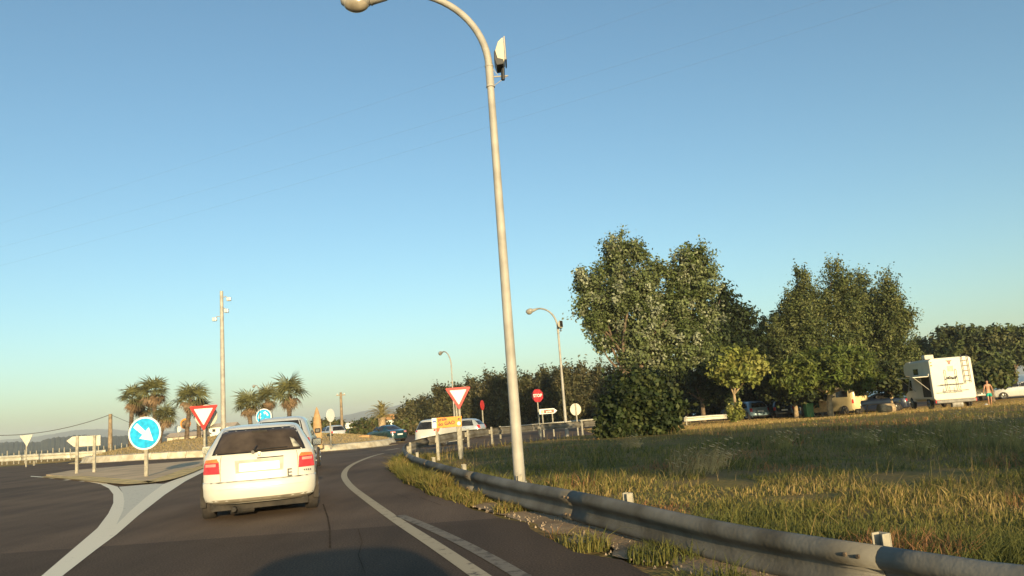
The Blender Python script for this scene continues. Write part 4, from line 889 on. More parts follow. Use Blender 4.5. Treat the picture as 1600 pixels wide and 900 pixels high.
# pale patch on the glass paints the light seen through its right side
c.patch('window_light_patch', mat('gap_light_paint', (.35, .33, .26), .3, 0, .4, 9), t, c.rear, (.66, .94), (.80, .93), (.74, 1.08), (.67, 1.12), off=.0135, nu=4, nv=4)
for sg in (-1, 1):
    c.patch('tail_light', M_tail, t, c.rear, (sg*.70, .63), (sg*.985, .63), (sg*.975, .79), (sg*.72, .79), off=.014, nu=8).name = 'tail_light'
    c.patch('indicator', M_amber, t, c.rear, (sg*.72, .793), (sg*.975, .793), (sg*.96, .835), (sg*.77, .845), off=.014, nu=8)
    c.patch('reversing_lamp', mat('lamp_pink', (.75, .30, .25), .2, 0, .1, 9, coat=.5), t, c.rear, (sg*.77, .735), (sg*.95, .735), (sg*.95, .775), (sg*.77, .775), off=.017, nu=5, nv=2)
    c.patch('panel_gap', M_under, t, c.rear, (sg*.687, .52), (sg*.693, .52), (sg*.70, .88), (sg*.694, .88), off=.004, nu=1, nv=8)
    for k in range(2): pass
    for q in ((.75, 1.15, .98, 1.22, .94, 1.30), (1.22, 2.75, 1.25, 2.25, .94, 1.30)):
        c.patch('side_window', M_glass, t, lambda a, z, o, sg=sg: c.side(sg, a, z, o), (q[0], q[4]), (q[1], q[4]), (q[3], q[5]), (q[2], q[5]), nu=4, nv=4)
    c.patch('side_trim', M_black, t, lambda a, z, o, sg=sg: c.side(sg, a, z, o), (.5, .52), (3.4, .52), (3.4, .57), (.5, .57), nu=4, nv=1)
    arch(t, sg*.848, .78, .35); arch(t, sg*.848, 3.2, .35); wheel(t, sg*.745, .78, .295, .19, M_chrome); wheel(t, sg*.745, 3.2, .295, .19, M_chrome)
    b = MB(); b.box(sg*.83, sg*1.0, 2.38, 2.50, .93, 1.06); o = b.obj('mirror', M_carwhite if sg < 0 else M_black, t, bevel=.03)
    b = MB(); b.box(sg*.85, sg*.985, 2.368, 2.378, .945, 1.045); b.obj('mirror_glass', mat('mirror_glass', (.5, .55, .6), .08, .9, .1, 3), o)
c.patch('bumper_gap', M_under, t, c.rear, (-.99, .500), (.99, .500), (.99, .512), (-.99, .512), off=.004, nu=14, nv=1)
c.patch('bumper_crease_shade', mat('bumper_shade', (.50, .48, .42), .5), t, c.rear, (-.97, .405), (.97, .405), (.97, .412), (-.97, .412), off=.0035, nu=14, nv=1)  # strip in darkened body colour paints the shade along the bumper crease
c.patch('lower_valance', mat('valance', (.26, .23, .18), .7, 0, .15, 4), t, c.rear, (-.97, .20), (.97, .20), (.985, .262), (-.985, .262), off=.006, nu=14, nv=2)
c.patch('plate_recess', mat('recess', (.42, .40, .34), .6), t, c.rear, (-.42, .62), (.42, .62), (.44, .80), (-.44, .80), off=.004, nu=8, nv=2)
c.patch('number_plate', M_signw, t, c.rear, (-.36, .64), (.36, .64), (.36, .755), (-.36, .755), off=.012, nu=6, nv=2)
c.patch('tailgate_handle', M_under, t, c.rear, (-.04, .808), (.44, .808), (.44, .822), (-.04, .822), off=.010, nu=6, nv=1)
p = c.rear(0, .865, .012); b = MB(); b.lathe([(.043, 0), (.043, .008), (.036, .011)], 20, 'y', tuple(p-Vector((0, .008, 0)))); o = b.obj('emblem', mat('emblem_grey', (.35, .33, .28), .4, .3), t); 
for q in ([(-.022, .024), (-.008, -.022), (0, -.004), (.008, -.022), (.022, .024)],):
    b = MB(); b.tube([(p.x+u, p.y-.016, p.z+v) for u, v in q], .004, 4); b.obj('emblem_mark', M_black, o)
p = c.rear(.535, .565, .016); text('E', .155, 'sticker_letter', M_black, t, (p.x, p.y, p.z), th=.002, bold=.002)
p = c.rear(.82, .585, .013)
for k in range(6): b = MB(); b.box(p.x-.085+k*.03, p.x-.085+k*.03+.02, p.y-.004+.0012*(k**2), p.y+.012+.0012*k*k, p.z-.012, p.z+.012); b.obj('model_badge', M_black, t)
p = c.rear(-.12, .905, .02); b = MB(); b.lathe([(.025, -.02), (.02, .02)], 10, 'y', tuple(p)); b.tube([p, p+Vector((.03, -.02, .05)), p+Vector((.06, .02, .09))], .011, 6); b.obj('wiper', M_black, t)
pa = c.rear(-.10, .93, .025); pb_ = c.rear(.55, .945, .025); b = MB(); b.tube([pa, (pa+pb_)/2+Vector((0, 0, .006)), pb_], .007, 6); b.obj('wiper_blade', M_black, t)
p = c.rear(0, 1.27, .02); b = MB(); b.box(-.11, .11, p.y-.008, p.y+.01, p.z-.013, p.z+.013); b.obj('brake_lamp', M_under, t)
b = MB(); b.tube([(0, .72, 1.40), (0, .62, 1.62)], [.008, .003], 6); b.obj('aerial', M_black, t)
b = MB(); b.box(-.55, .62, .35, .6, .135, .20); b.box(-.62, .62, .7, .86, .16, .26); b.tube([(-.36, .05, .17), (-.36, .5, .18)], .033, 10); b.tube([(-.42, .3, .16), (-.1, .35, .16)], .075, 10); b.obj('exhaust', M_under, t)
b = MB(); b.box(-.68, .68, .25, 3.6, .15, .26); b.obj('floor_pan', M_under, t)
# ---- silver car ahead of it
MPV = [(.2, .12, 4.2, .78), (.28, .02, 4.28, .84), (.5, 0, 4.3, .87), (.54, .03, 4.28, .865), (.8, .06, 4.1, .875), (.95, .09, 3.7, .86), (1.02, .12, 3.4, .83), (1.2, .2, 3.1, .77), (1.4, .3, 2.7, .70), (1.5, .38, 2.5, .66), (1.56, .5, 2.3, .58), (1.59, .75, 2.0, .45), (1.6, 1.1, 1.7, .3)]
cen = P(437, 715, 21.3); t, c = simple_car((cen.x, cen.y, 0), R(12), M_silver, 'silver tall estate car queuing just ahead of the white hatchback', MPV, 4.3, (.8, 3.4), rear_win=(.84, .86, 1.02, 1.48), tails=(.86, .97, .82, .98), winx=[(.7, 1.7, .95, 1.75, 1.0, 1.45), (1.8, 3.2, 1.85, 2.6, 1.0, 1.45)], name='silver_estate_car', wheels_r=.31)
b = MB(); b.tube([(-.25, .9, 1.58), (-.27, .85, 1.95)], [.01, .005], 5); b.obj('aerial', M_black, t)
# ---- dark saloon on the right of the roundabout
SAL = [(.2, .1, 4.3, .76), (.27, .0, 4.4, .82), (.55, 0, 4.42, .85), (.8, .03, 4.3, .85), (.93, .08, 3.6, .83), (.96, .35, 3.2, .80), (1.0, .62, 3.05, .77), (1.15, .95, 2.75, .70), (1.3, 1.25, 2.45, .62), (1.37, 1.45, 2.3, .56), (1.4, 1.7, 2.1, .42)]
M_dgreen = mat('paint_dark_teal', (0.012, 0.045, 0.05), .25, .2, .1, 2, coat=.8); M_dred = mat('lamp_pale_red', (.55, .22, .2), .25, 0, .1, 7, coat=.4)
bs = onG(626, 62); simple_car(bs, R(42), M_dgreen, 'dark teal saloon turning away at the right side of the roundabout', SAL, 4.4, (.85, 3.45), rear_win=(.8, .8, 1.02, 1.33), tails=(.5, .95, .76, .88), winx=[(1.35, 2.15, 1.45, 2.15, 1.0, 1.32), (2.25, 3.0, 2.25, 2.6, 1.0, 1.32)], name='dark_saloon', tail_m=M_dred)
# ---- silver estate behind the mound
bs = onG(532, 72); simple_car(bs, R(38), M_silver, 'small silver grey car leaving behind the roundabout kerb', HATCH, 4.0, (.78, 3.2), rear_win=(.84, .86, .93, 1.30), tails=(.8, .98, .60, .88), winx=[(.75, 1.5, .98, 1.5, .94, 1.30), (1.6, 2.75, 1.6, 2.25, .94, 1.30)], name='silver_hatchback')
# ---- white estate behind the rail, rear left
bs = onG(664, 45); simple_car(bs, R(-26), M_carwhite, 'white estate car with raked rear window passing behind the orange board', MPV, 4.3, (.8, 3.4), rear_win=(.84, .84, 1.04, 1.46), tails=(.72, .97, .92, 1.02), winx=[(.7, 1.7, .95, 1.75, 1.04, 1.45), (1.8, 3.2, 1.85, 2.6, 1.04, 1.45)], name='white_estate_car', rails=True)
# ---- silver small hatch broadside, rear to the right
bs = onG(758, 58); SM = [(.2, .1, 3.6, .72), (.28, .0, 3.66, .80), (.5, 0, 3.7, .82), (.8, .05, 3.6, .82), (.92, .1, 3.3, .80), (1.05, .2, 3.0, .75), (1.3, .45, 2.6, .64), (1.42, .7, 2.3, .56), (1.48, 1.1, 1.9, .42)]
t, c = simple_car(bs, R(72), mat('paint_pale_silver', (.55, .57, .56), .3, .4, .05, 2, coat=.6), 'small pale silver hatchback seen side on with its driver window open', SM, 3.7, (.65, 2.95), rear_win=(.8, .8, 1.0, 1.33), tails=(.75, .97, .75, .98), winx=[(.55, 1.5, .75, 1.5, .95, 1.36), (1.62, 2.9, 1.62, 2.4, .95, 1.36)], name='small_silver_hatchback')
# ---- cars under the trees
bs = onG(1191, 60); simple_car(bs, R(8), mat('paint_blue_grey', (.16, .24, .28), .35, .3, .08, 2, coat=.5), 'blue grey car parked in shade right of the small yellow green tree', HATCH, 4, (.78, 3.2), rear_win=(.84, .86, .93, 1.30), tails=(.8, .98, .62, .88), winx=[(.75, 1.5, .98, 1.5, .94, 1.3), (1.6, 2.75, 1.6, 2.25, .94, 1.3)], name='parked_car', group='cars parked under the trees')
bs = onG(1166, 61); simple_car(bs, R(4), mat('paint_grey', (.20, .22, .23), .35, .3, .08, 2, coat=.5), 'grey parked car half hidden behind the small yellow green tree', HATCH, 4, (.78, 3.2), rear_win=(.84, .86, .93, 1.30), tails=(.8, .98, .62, .88), winx=[(.75, 1.5, .98, 1.5, .94, 1.3)], name='parked_car', group='cars parked under the trees')
bs = onG(1228, 60); simple_car(bs, R(-6), mat('paint_black', (.012, .013, .016), .3, .1, .08, 2, coat=.7), 'black parked car in deep shade right of the blue grey car', HATCH, 4, (.78, 3.2), rear_win=(.84, .86, .93, 1.30), tails=(.8, .98, .62, .88), winx=[(.75, 1.5, .98, 1.5, .94, 1.3)], name='parked_car', group='cars parked under the trees')
bs = onG(1424, 58); simple_car(bs, R(60), mat('paint_navy', (.012, .02, .045), .3, .1, .08, 2, coat=.7), 'dark blue car parked left of the motorhome', SAL, 4.4, (.85, 3.45), rear_win=(.8, .8, 1.02, 1.33), tails=(.6, .95, .7, .88), winx=[(1.35, 2.15, 1.45, 2.15, 1.0, 1.32)], name='parked_car', group='cars parked under the trees')
bs = onG(1640, 66); simple_car(bs, R(68), M_silver, 'pale silver car at the right edge beyond the man in green shorts', SAL, 4.4, (.85, 3.45), rear_win=(.8, .8, 1.02, 1.33), tails=(.6, .95, .7, .88), winx=[(1.35, 2.15, 1.45, 2.15, 1.0, 1.32), (2.25, 3.0, 2.25, 2.6, 1.0, 1.32)], name='parked_car', group='cars parked under the trees')
VAN = [(.25, .05, 4.8, .85), (.35, 0, 4.9, .9), (.9, 0, 4.8, .93), (1.05, 0, 4.2, .93), (1.3, .01, 3.9, .93), (1.9, .04, 3.5, .88), (2.15, .1, 3.2, .82), (2.22, .3, 2.9, .7)]
bs = onG(1350, 59); simple_car(bs, R(24), mat('van_cream', (.66, .55, .30), .4, 0, .06, 2, coat=.4), 'cream yellow camper van sunlit between the tree trunks', VAN, 4.9, (.9, 3.9), rear_win=(.7, .7, 1.3, 1.85), tails=(.86, .97, .8, 1.1), winx=[(.5, 1.6, .5, 1.6, 1.3, 1.8), (1.9, 3.4, 1.9, 3.0, 1.3, 1.8)], name='camper_van', cat='van', wheels_r=.33)
bs = onG(1538, 66); t = thing('caravan', bs, 'low white caravan end showing right of the motorhome', 'caravan'); b = MB(); b.box(-1.3, .6, -.4, 3, .45, 2.3); b.obj('body', M_white, t, bevel=.15); b = MB(); b.box(-.9, .2, -.41, -.38, 1.3, 1.9); b.obj('window', M_glass, t); wheel(t, .52, 1.2, .3)
# ---- motorhome
D = 44.5; bs = onG(1496, D); k = D/FPX; t = thing('motorhome', bs, 'white motorhome seen from behind with ladder, bike rack and open side', 'motorhome', None, R(-12))
M_mh = mat('motorhome_white', (.62, .59, .49), .35, 0, .03, 1.5, coat=.4)
W2, H0, H1, LL = 1.12, .55, 2.95, 5.6
b = MB(); b.poly([(-W2, H0+.1), (-W2, H1-.12), (-W2+.15, H1), (W2-.15, H1), (W2, H1-.12), (W2, H0+.1), (W2-.1, H0), (-W2+.1, H0)], (0, 4.1)); b.obj('living_body', M_mh, t, bevel=.05)
b = MB(); n0 = 4.1; 
def side_prism(b, pts, x0, x1):
    n = len(b.v); kk = len(pts); b.v += [(x0, p, q) for p, q in pts]+[(x1, p, q) for p, q in pts]; b.f += [tuple(range(n, n+kk)), tuple(reversed(range(n+kk, n+2*kk)))]+[(n+(i+1) % kk, n+i, n+kk+i, n+kk+(i+1) % kk) for i in range(kk)]
side_prism(b, [(4.102, 2.0), (5.35, 2.05), (5.6, 2.3), (5.45, 2.75), (4.9, 2.93), (4.102, 2.95)], -W2+.03, W2-.03); b.obj('overcab', M_mh, t, bevel=.06)
b = MB(); side_prism(b, [(4.102, .45), (6.3, .45), (6.35, .95), (5.7, 1.15), (5.1, 1.97), (4.102, 1.97)], -.95, .95); b.obj('cab', M_mh, t, bevel=.06)
for sg in (-1, 1):
    b = MB(); side_prism(b, [(4.35, 1.15), (5.45, 1.15), (5.0, 1.8), (4.35, 1.8)], sg*.952, sg*.965); b.obj('cab_window', M_glass, t)
    for y in (1.2, 5.2): arch(t, sg*(W2-.02 if y < 2 else .955), y, .4); wheel(t, sg*(W2-.12 if y < 2 else .87), y, .34, .2, M_chrome)
    b = MB(); b.box(sg*.80, sg*1.08, -.05, .03, .40, .56); b.obj('tail_light', M_tail, t, bevel=.01)
b = MB(); b.box(-W2-.008, -W2-.001, 2.3, 3.3, 2.0, 2.45); b.obj('side_window', M_glass, t)
b = MB(); b.box(-W2-.008, -W2-.001, .35, 1.9, .75, 1.9); b.obj('doorway', M_under, t)
b = MB(); b.box(-W2-.9, -W2-.01, .2, 3.4, 1.93, 1.97); o = b.obj('awning', M_mh, t); b = MB(); b.box(-W2-.08, -W2-.002, .15, 3.5, 1.98, 2.1); b.obj('awning_case', M_mh, t)
b = MB(); b.tube([(-W2-.85, .3, 1.95), (-W2-.02, .3, 1.1)], .02, 6); b.tube([(-W2-.85, 3.3, 1.95), (-W2-.02, 3.3, 1.1)], .02, 6); b.obj('awning_strut', M_pole, t)
b = MB(); b.box(-.95, -.45, 1.2, 1.8, H1+.002, H1+.26); b.obj('roof_box', mat('roofbox_cream', (.62, .56, .42), .5), t, bevel=.04)
b = MB(); b.box(-1.02, 1.02, -.10, .35, .38, .548); b.obj('rear_bumper', mat('bumper_grey', (.22, .21, .19), .6), t, bevel=.03)
b = MB(); b.lathe([(.19, -.28), (.2, -.22), (.2, .22), (.19, .28)], 14, 'x', (.05, .1, .27)); b.obj('waste_tank', mat('tank_grey', (.30, .28, .24), .5), t, smooth=40)
lad = MB()
for x in (.62, .92): lad.tube([(x, -.09, 1.45), (x, -.09, 2.9), (x, .1, 3.02)], .02, 6)
M_rk = mat('rack_grey', (.22, .2, .17), .5, .3); lad.obj('ladder_rail', M_rk, t)
for i in range(5): b = MB(); b.tube([(.62, -.09, 1.55+i*.29), (.92, -.09, 1.55+i*.29)], .016, 6); b.obj('ladder_rung', M_rk, t)
M_rk = mat('rack_grey', (.22, .2, .17), .5, .3)
b = MB()
for x in (-.35, .22): b.tube([(x, -.03, 2.25), (x, -.12, 2.2), (x, -.12, 1.1), (x, -.42, 1.0), (x, -.42, 1.3)], .018, 6)
b.tube([(-.35, -.12, 1.75), (.22, -.12, 1.75)], .018, 6); b.obj('bike_rack_frame', M_rk, t)
for y, z in ((-.22, 1.42), (-.42, 1.05)): b = MB(); b.tube([(-.75, y, z), (.62, y, z)], .022, 6); b.obj('bike_rack_bar', M_rk, t)
b = MB(); b.tube([(-.3, -.14, 1.72), (-.2, -.14, 1.85), (.1, -.14, 1.72), (.2, -.14, 1.86)], .03, 6); b.obj('bike_clamp', M_black, t)
b = MB(); b.poly([(-.22, 2.78), (.12, 2.78), (.02, 2.68), (.0, 2.55), (-.1, 2.55), (-.12, 2.68)], (-.010, -.002)); b.obj('maker_mark', mat('mark_red', (.55, .08, .05), .4), t)
b = MB(); b.box(-.18, .12, -.008, -.001, 2.15, 2.45); b.obj('rear_window', mat('tinted_panel', (.55, .48, .36), .2), t)
b = MB(); b.tube([(-1.0, -.01, 2.55), (-1.0, -.03, 2.55)], .05, 10); b.tube([(-1.0, -.01, 2.72), (-1.0, -.03, 2.72)], .04, 10); b.obj('marker_lamp', M_amber, t)
b = MB(); b.box(-1.42, -1.16, 4.95, 5.02, 1.15, 1.55); b.obj('mirror', M_black, t, bevel=.03)
# green wheelie bin, log, seats
bs = onG(1265, 57); t = thing('wheelie_bin', bs, 'green wheeled bin standing in the shade right of the black car', 'bin'); b = MB(); b.poly([(-.24, .06), (.24, .06), (.29, 1.0), (-.29, 1.0)], (-.3, .3)); b.obj('body', mat('bin_green', (.03, .16, .045), .5), t, bevel=.03); b = MB(); b.box(-.32, .32, -.34, .34, 1.005, 1.07); b.obj('lid', MATS['bin_green'], t, bevel=.02)
for x in (-.2, .2): b = MB(); b.lathe([(.09, -.03), (.09, .03)], 12, 'x', (x, .3, .09)); b.obj('wheel', M_rubber, t)
bs = onG(1386, 55); t = thing('cut_log', bs, 'thick short tan log lying on the grass left of the dark blue car', 'log'); b = MB(); b.lathe([(.30, -.55), (.36, -.5), (.36, .5), (.30, .55)], 14, 'x', (0, 0, .34)); b.obj('wood', M_trunkL, t, smooth=40)
bs = onG(1366, 55); t = thing('picnic_table', bs, 'small dark picnic table left of the tan log', 'table'); b = MB(); b.box(-.6, .5, -.35, .35, .66, .72); b.obj('table_top', M_trunk, t)
for x in (-.5, .4): b = MB(); b.tube([(x, 0, 0), (x+.1, 0, .66)], .04, 6); b.obj('leg', M_trunk, t)
for px, lab in ((1279, 'tan deck chair nearest the green bin, lit by low sun'), (1292, 'tan deck chair right of its pair near the pine trunk')):
    bs = onG(px, 57); t = thing('deck_chair', bs, lab, 'chair', 'deck chairs under the pine'); mm = mat('chair_tan', (.55, .34, .14), .7)
    b = MB(); b.box(-.28, .28, -.3, .3, .36, .42); b.obj('seat', mm, t); b = MB(); b.quad((-.28, .3, .42), (.28, .3, .42), (.28, .55, 1.15), (-.28, .55, 1.15)); o = b.obj('backrest', mm, t); o.modifiers.new('s', 'SOLIDIFY').thickness = .04
    for x in (-.26, .26):
        b = MB(); b.tube([(x, -.3, 0), (x, .3, .4)], .02, 6); b.obj('leg', M_pole, t); b = MB(); b.tube([(x, .35, 0), (x, -.3, .4)], .02, 6); b.obj('leg', M_pole, t)
# little far buildings
for px, py, D, w, h, lab, mm in [(568, 659, 600, 14, 3.5, 'tiny white houses far off below the hill', M_signw), (346, 667, 160, 2.6, 2.2, 'low white building just right of the mast', M_signw), (620, 655, 120, 3.0, 2.4, 'small house with an orange roof above the dark saloon', M_signw), (288, 682, 90, 2.0, 1.4, 'low cream hut behind the roundabout palms', M_wkerb)]:
    q = P(px, py, D); zb = min(tz(q.x, D), q.z-.5); t = thing('house', (q.x, D, zb), lab, 'house', None); hh = q.z-zb
    b = MB(); b.box(-w, w, 0, w*1.2, -.5, hh); b.obj('wall', mm, t)
    rm = mat('roof_orange', (.60, .30, .10), .8) if D == 120 else mat('roof_pale', (.45, .36, .27), .8)
    b = MB(); side_prism(b, [(-.3, hh+.01), (w*1.2+.3, hh+.01), (w*.6, hh+h*.35)], -w-.2, w+.2); b.obj('roof', rm, t)
    for i in range(3): b = MB(); x = -w*.6+i*w*.6; b.box(x-w*.12, x+w*.12, -.03, .02, hh-.9, hh-.35); b.obj('window', M_glass, t)

# ------------------------------------------------------------------ the man in green shorts
def skin_body(verts, edges, radii, name, m, parent, sub=2):
    me = bpy.data.meshes.new(name); me.from_pydata(verts, edges, []); me.materials.append(m); o = link(name, me, parent)
    md = o.modifiers.new('skin', 'SKIN'); md.use_smooth_shade = True
    for i, sv in enumerate(me.skin_vertices[0].data): sv.radius = radii[i] if hasattr(radii[i], '__len__') else (radii[i], radii[i]); sv.use_root = (i == 0)
    s_ = o.modifiers.new('sub', 'SUBSURF'); s_.levels = s_.render_levels = sub; return o
M_skin = mat('skin', (.42, .22, .13), .55, 0, .06, 6)
bs = onG(1548, 54.5); t = thing('person', bs, 'bare chested man in bright green swim shorts walking away beside the motorhome', 'person', None, R(-8))
V = [(0, 0, .95), (0, -.01, 1.12), (0, .0, 1.32), (0, .01, 1.45), (0, 0, 1.53), (0, -.01, 1.60), (0, .0, 1.70), (0, 0, 1.76),
     (-.19, 0, 1.43), (-.27, .04, 1.18), (-.33, -.04, .93), (.19, 0, 1.43), (.28, -.03, 1.18), (.34, -.12, .95),
     (-.10, .0, .88), (-.115, .10, .50), (-.11, .02, .09), (-.12, -.12, .04), (.10, 0, .88), (.12, -.04, .50), (.13, -.16, .10), (.14, -.28, .05)]
E = [(0, 1), (1, 2), (2, 3), (3, 4), (4, 5), (5, 6), (6, 7), (3, 8), (8, 9), (9, 10), (3, 11), (11, 12), (12, 13), (0, 14), (14, 15), (15, 16), (16, 17), (0, 18), (18, 19), (19, 20), (20, 21)]
V = [(x, -y, z) for x, y, z in V]
Rr = [(.14, .10), (.135, .09), (.16, .10), (.14, .09), .05, .07, .085, .04, .06, .045, .03, .06, .045, .03, .085, .055, .035, .03, .085, .055, .035, .03]
body = skin_body(V, E, Rr, 'body', M_skin, t)
for s, x, y, z in ((-1, -.335, .04, .90), (1, .345, .12, .92)):
    for f in range(4): L_ = (.075, .085, .08, .065)[f]; skin_body([(x+(f-1.5)*.004, y+(f-1.5)*.019, z), (x+s*.006, y+(f-1.5)*.02, z-L_*.55), (x-s*.004, y+(f-1.5)*.02-.01, z-L_)], [(0, 1), (1, 2)], [.010, .009, .007], 'finger', M_skin, t, 1)
    skin_body([(x, y-.035, z+.02), (x-s*.012, y-.055, z-.02), (x-s*.012, y-.06, z-.045)], [(0, 1), (1, 2)], [.012, .010, .008], 'thumb', M_skin, t, 1)
skin_body([(0, 0, .98), (0, 0, .90), (-.10, 0, .84), (-.118, -.05, .62), (.10, 0, .84), (.125, .02, .62)], [(0, 1), (1, 2), (2, 3), (1, 4), (4, 5)], [(.155, .115), (.155, .125), .115, .10, .115, .10], 'shorts', mat('shorts_green', (.0, .30, .22), .7), t)
skin_body([(0, .02, 1.70), (0, -.01, 1.76), (0, .03, 1.78)], [(0, 1), (1, 2)], [.088, .085, .05], 'hair', mat('hair_brown', (.06, .035, .02), .8), t)
for sg in (-1, 1): b = MB(); b.lathe([(.012, -.01), (.03, 0), (.012, .01)], 8, 'x', (sg*.085, -.0, 1.69)); b.obj('ear', M_skin, t)
bs = onG(1540, 54); t = thing('towel', bs, 'crumpled white towel on the grass at the feet of the man in green shorts', 'towel'); b = MB(); b.grid(lambda u, v: ((u-.5)*.7, (v-.5)*.5, .05+.12*math.sin(u*7)*math.cos(v*5)*math.sin(PI*u)*math.sin(PI*v)+.05*math.sin(PI*u)), 12, 8); o = b.obj('cloth', M_signw, t, smooth=60)

# ------------------------------------------------------------------ the car the picture is taken from (camera just ahead of its windscreen)
OWN = [(.2, .1, 4.0, .78), (.3, 0, 4.1, .84), (.6, 0, 4.1, .86), (.78, .05, 4.0, .87), (.88, .12, 3.5, .87), (.98, .2, 2.9, .86), (1.1, .3, 2.6, .84), (1.3, .45, 2.3, .81), (1.5, .6, 2.15, .77), (1.6, .8, 2.05, .72), (1.65, .95, 1.95, .64), (1.67, 1.2, 1.8, .5)]
simple_car((.40, -2.5, .0), 0, mat('paint_own', (.25, .25, .25), .4, .3), 'grey car from which the road is seen, only its shadow showing', OWN, 4.1, (.8, 3.3), rear_win=(.8, .8, 1.05, 1.38), tails=(.8, .95, .7, .9), winx=[(.9, 1.6, 1.0, 1.6, 1.0, 1.35)], name='viewing_car')

# ------------------------------------------------------------------ grass, weeds
def vnoise(x, y, s, seed=0):
    x = x*s+seed*17.3; y = y*s+seed*9.1; xi = np.floor(x); yi = np.floor(y); fx = x-xi; fy = y-yi; fx = fx*fx*(3-2*fx); fy = fy*fy*(3-2*fy)
    h = lambda a, b: np.mod(np.sin(a*127.1+b*311.7)*43758.5453, 1.0)
    return (h(xi, yi)*(1-fx)+h(xi+1, yi)*fx)*(1-fy)+(h(xi, yi+1)*(1-fx)+h(xi+1, yi+1)*fx)*fy
def tzv(x, y):
    Sv = lambda v, a, b: (lambda t: t*t*(3-2*t))(np.clip((v-a)/(b-a), 0, 1))
    return -0.5*Sv(y, 28, 50)*Sv(x, -24, -8)-0.35*Sv(y, 40, 56)*Sv(x, 6, 24)-0.10*Sv(x-(4.0-0.40*y), -.1, .6)*(1-Sv(y, 13, 20))
def blades(x, y, h, w, col, name, lean=.35, stuff=True, label=None, dz=0):
    n = len(x); z = tzv(x, y)-.02+dz; a = rng.random(n)*2*PI; dx, dy = np.cos(a), np.sin(a)
    la = rng.normal(size=n)*.5+2.6*(0)+rng.random(n)*2*PI; ll = h*(lean*np.abs(rng.normal(size=n))); lx, ly = np.cos(la)*ll+h*.12, np.sin(la)*ll
    V = np.empty((n, 5, 3))
    V[:, 0] = np.stack([x-dx*w, y-dy*w, z], 1); V[:, 1] = np.stack([x+dx*w, y+dy*w, z], 1)
    V[:, 2] = np.stack([x+dx*w*.7+lx*.35, y+dy*w*.7+ly*.35, z+h*.6], 1); V[:, 3] = np.stack([x-dx*w*.7+lx*.35, y-dy*w*.7+ly*.35, z+h*.6], 1)
    V[:, 4] = np.stack([x+lx, y+ly, z+h*(1-.1*rng.random(n))], 1)
    V = V.reshape(-1, 3); k = np.arange(n)[:, None]*5
    F = np.concatenate([k+np.array([[0, 1, 2]]), k+np.array([[0, 2, 3]]), k+np.array([[3, 2, 4]])])
    o = link(name, np_mesh(name, V, F, M_grass, np.repeat(col, 5, 0))); tag(o, label, 'grass', None, 'stuff'); return o
rail_y = sorted([(p.y, p.x) for p in rp[:NEARN+4]]); 
def railx(y): return np.interp(y, [a for a, _ in rail_y], [b for _, b in rail_y])
far_pts = [(p.y, p.x) for p in rp[NEARN+4:]]
def inside_field(x, y):
    ok = x > railx(y)+.12
    fx = np.interp(y, [a for a, _ in far_pts], [b for _, b in far_pts]); return ok & ((y < far_pts[0][0]) | (x > fx+.2))
GC = np.array([(.15, .145, .036), (.21, .18, .05), (.32, .23, .085), (.42, .30, .125), (.29, .15, .065), (.095, .105, .028)])
def grass_cols(x, y, dry=0.0):
    n1 = vnoise(x, y, .35, 1)+.35*vnoise(x, y, 1.3, 2); n2 = vnoise(x, y, .55, 5); u = rng.random(len(x))
    t = n1/1.35*.8+.42*(u-.5)+.03+dry
    i = np.where(t < .32, 5, np.where(t < .50, 0, np.where(t < .66, 1, np.where(t < .8, 2, 3)))); i = np.where((n2 > .68) & (u > .45), 4, i)
    return GC[i]*(.75+.5*rng.random((len(x), 1)))
n = 560000; v = rng.random(n); y = 1/(1/1.6-(1/1.6-1/44)*v**.8); x = y*(rng.random(n)*1.25-.35)+rng.normal(size=n)*.3
m_ = inside_field(x, y) & (vnoise(x, y, 1.1, 8) > .22*(y < 14)); x, y = x[m_], y[m_]
hh = (.03+.16*rng.random(len(x))**2.2)*(.5+1.3*vnoise(x, y, .5, 3)*vnoise(x, y, 1.7, 13)*1.6); hh = hh*np.interp(y, [9, 22, 30], [1, .8, .4])
blades(x, y, hh, .0022+.00048*y, grass_cols(x, y, .02*(y < 12)), 'field_grass', .75, label='mixed green and straw coloured wild grass filling the field behind the guardrail')
# tall thin stalks with seed heads
n = 5200; y = 6+26*rng.random(n)**.8; x = y*(rng.random(n)*1.1-.25); m_ = inside_field(x, y) & (vnoise(x, y, .3, 6) > .45); x, y = x[m_], y[m_]
blades(x, y, .14+.34*rng.random(len(x))**1.5, .0012+.0002*y, GC[rng.integers(0, 4, len(x))]*.8, 'tall_stalks', .5, label='thin tall dry stalks standing above the field grass')
# verge between asphalt and rail
n = 60000; y = 2+21*rng.random(n)**.9; ex = np.interp(y, [a for a, _ in EDGE], [b for _, b in EDGE]); rx_ = railx(y); x = ex+(rx_+.5-ex)*(rng.random(n)**.8); keep = vnoise(x, y, 1.6, 4) > np.where(y < 11, .52, .28); x, y = x[keep], y[keep]
blades(x, y, (.03+.15*rng.random(len(x))**1.6)*(1+.9*(y > 13))*(.5+vnoise(x, y, 2.5, 9)), .003+.0004*y, grass_cols(x, y, .06), 'verge_weeds', .8, label='dry orange and green weeds along the asphalt edge under the guardrail')
# big weeds at the rail bend
n = 5200; y = 15.5+6.5*rng.random(n); x = railx(y)-.15+.22*rng.normal(size=n); ex = np.interp(y, [a for a, _ in EDGE], [b for _, b in EDGE]); x = np.maximum(x, ex-.05+.2*rng.random(n)); blades(x, y, .1+.25*rng.random(n), .008+0*x, grass_cols(x, y, -.02), 'bend_weeds', .35, label='taller weeds leaning over the guardrail bend')
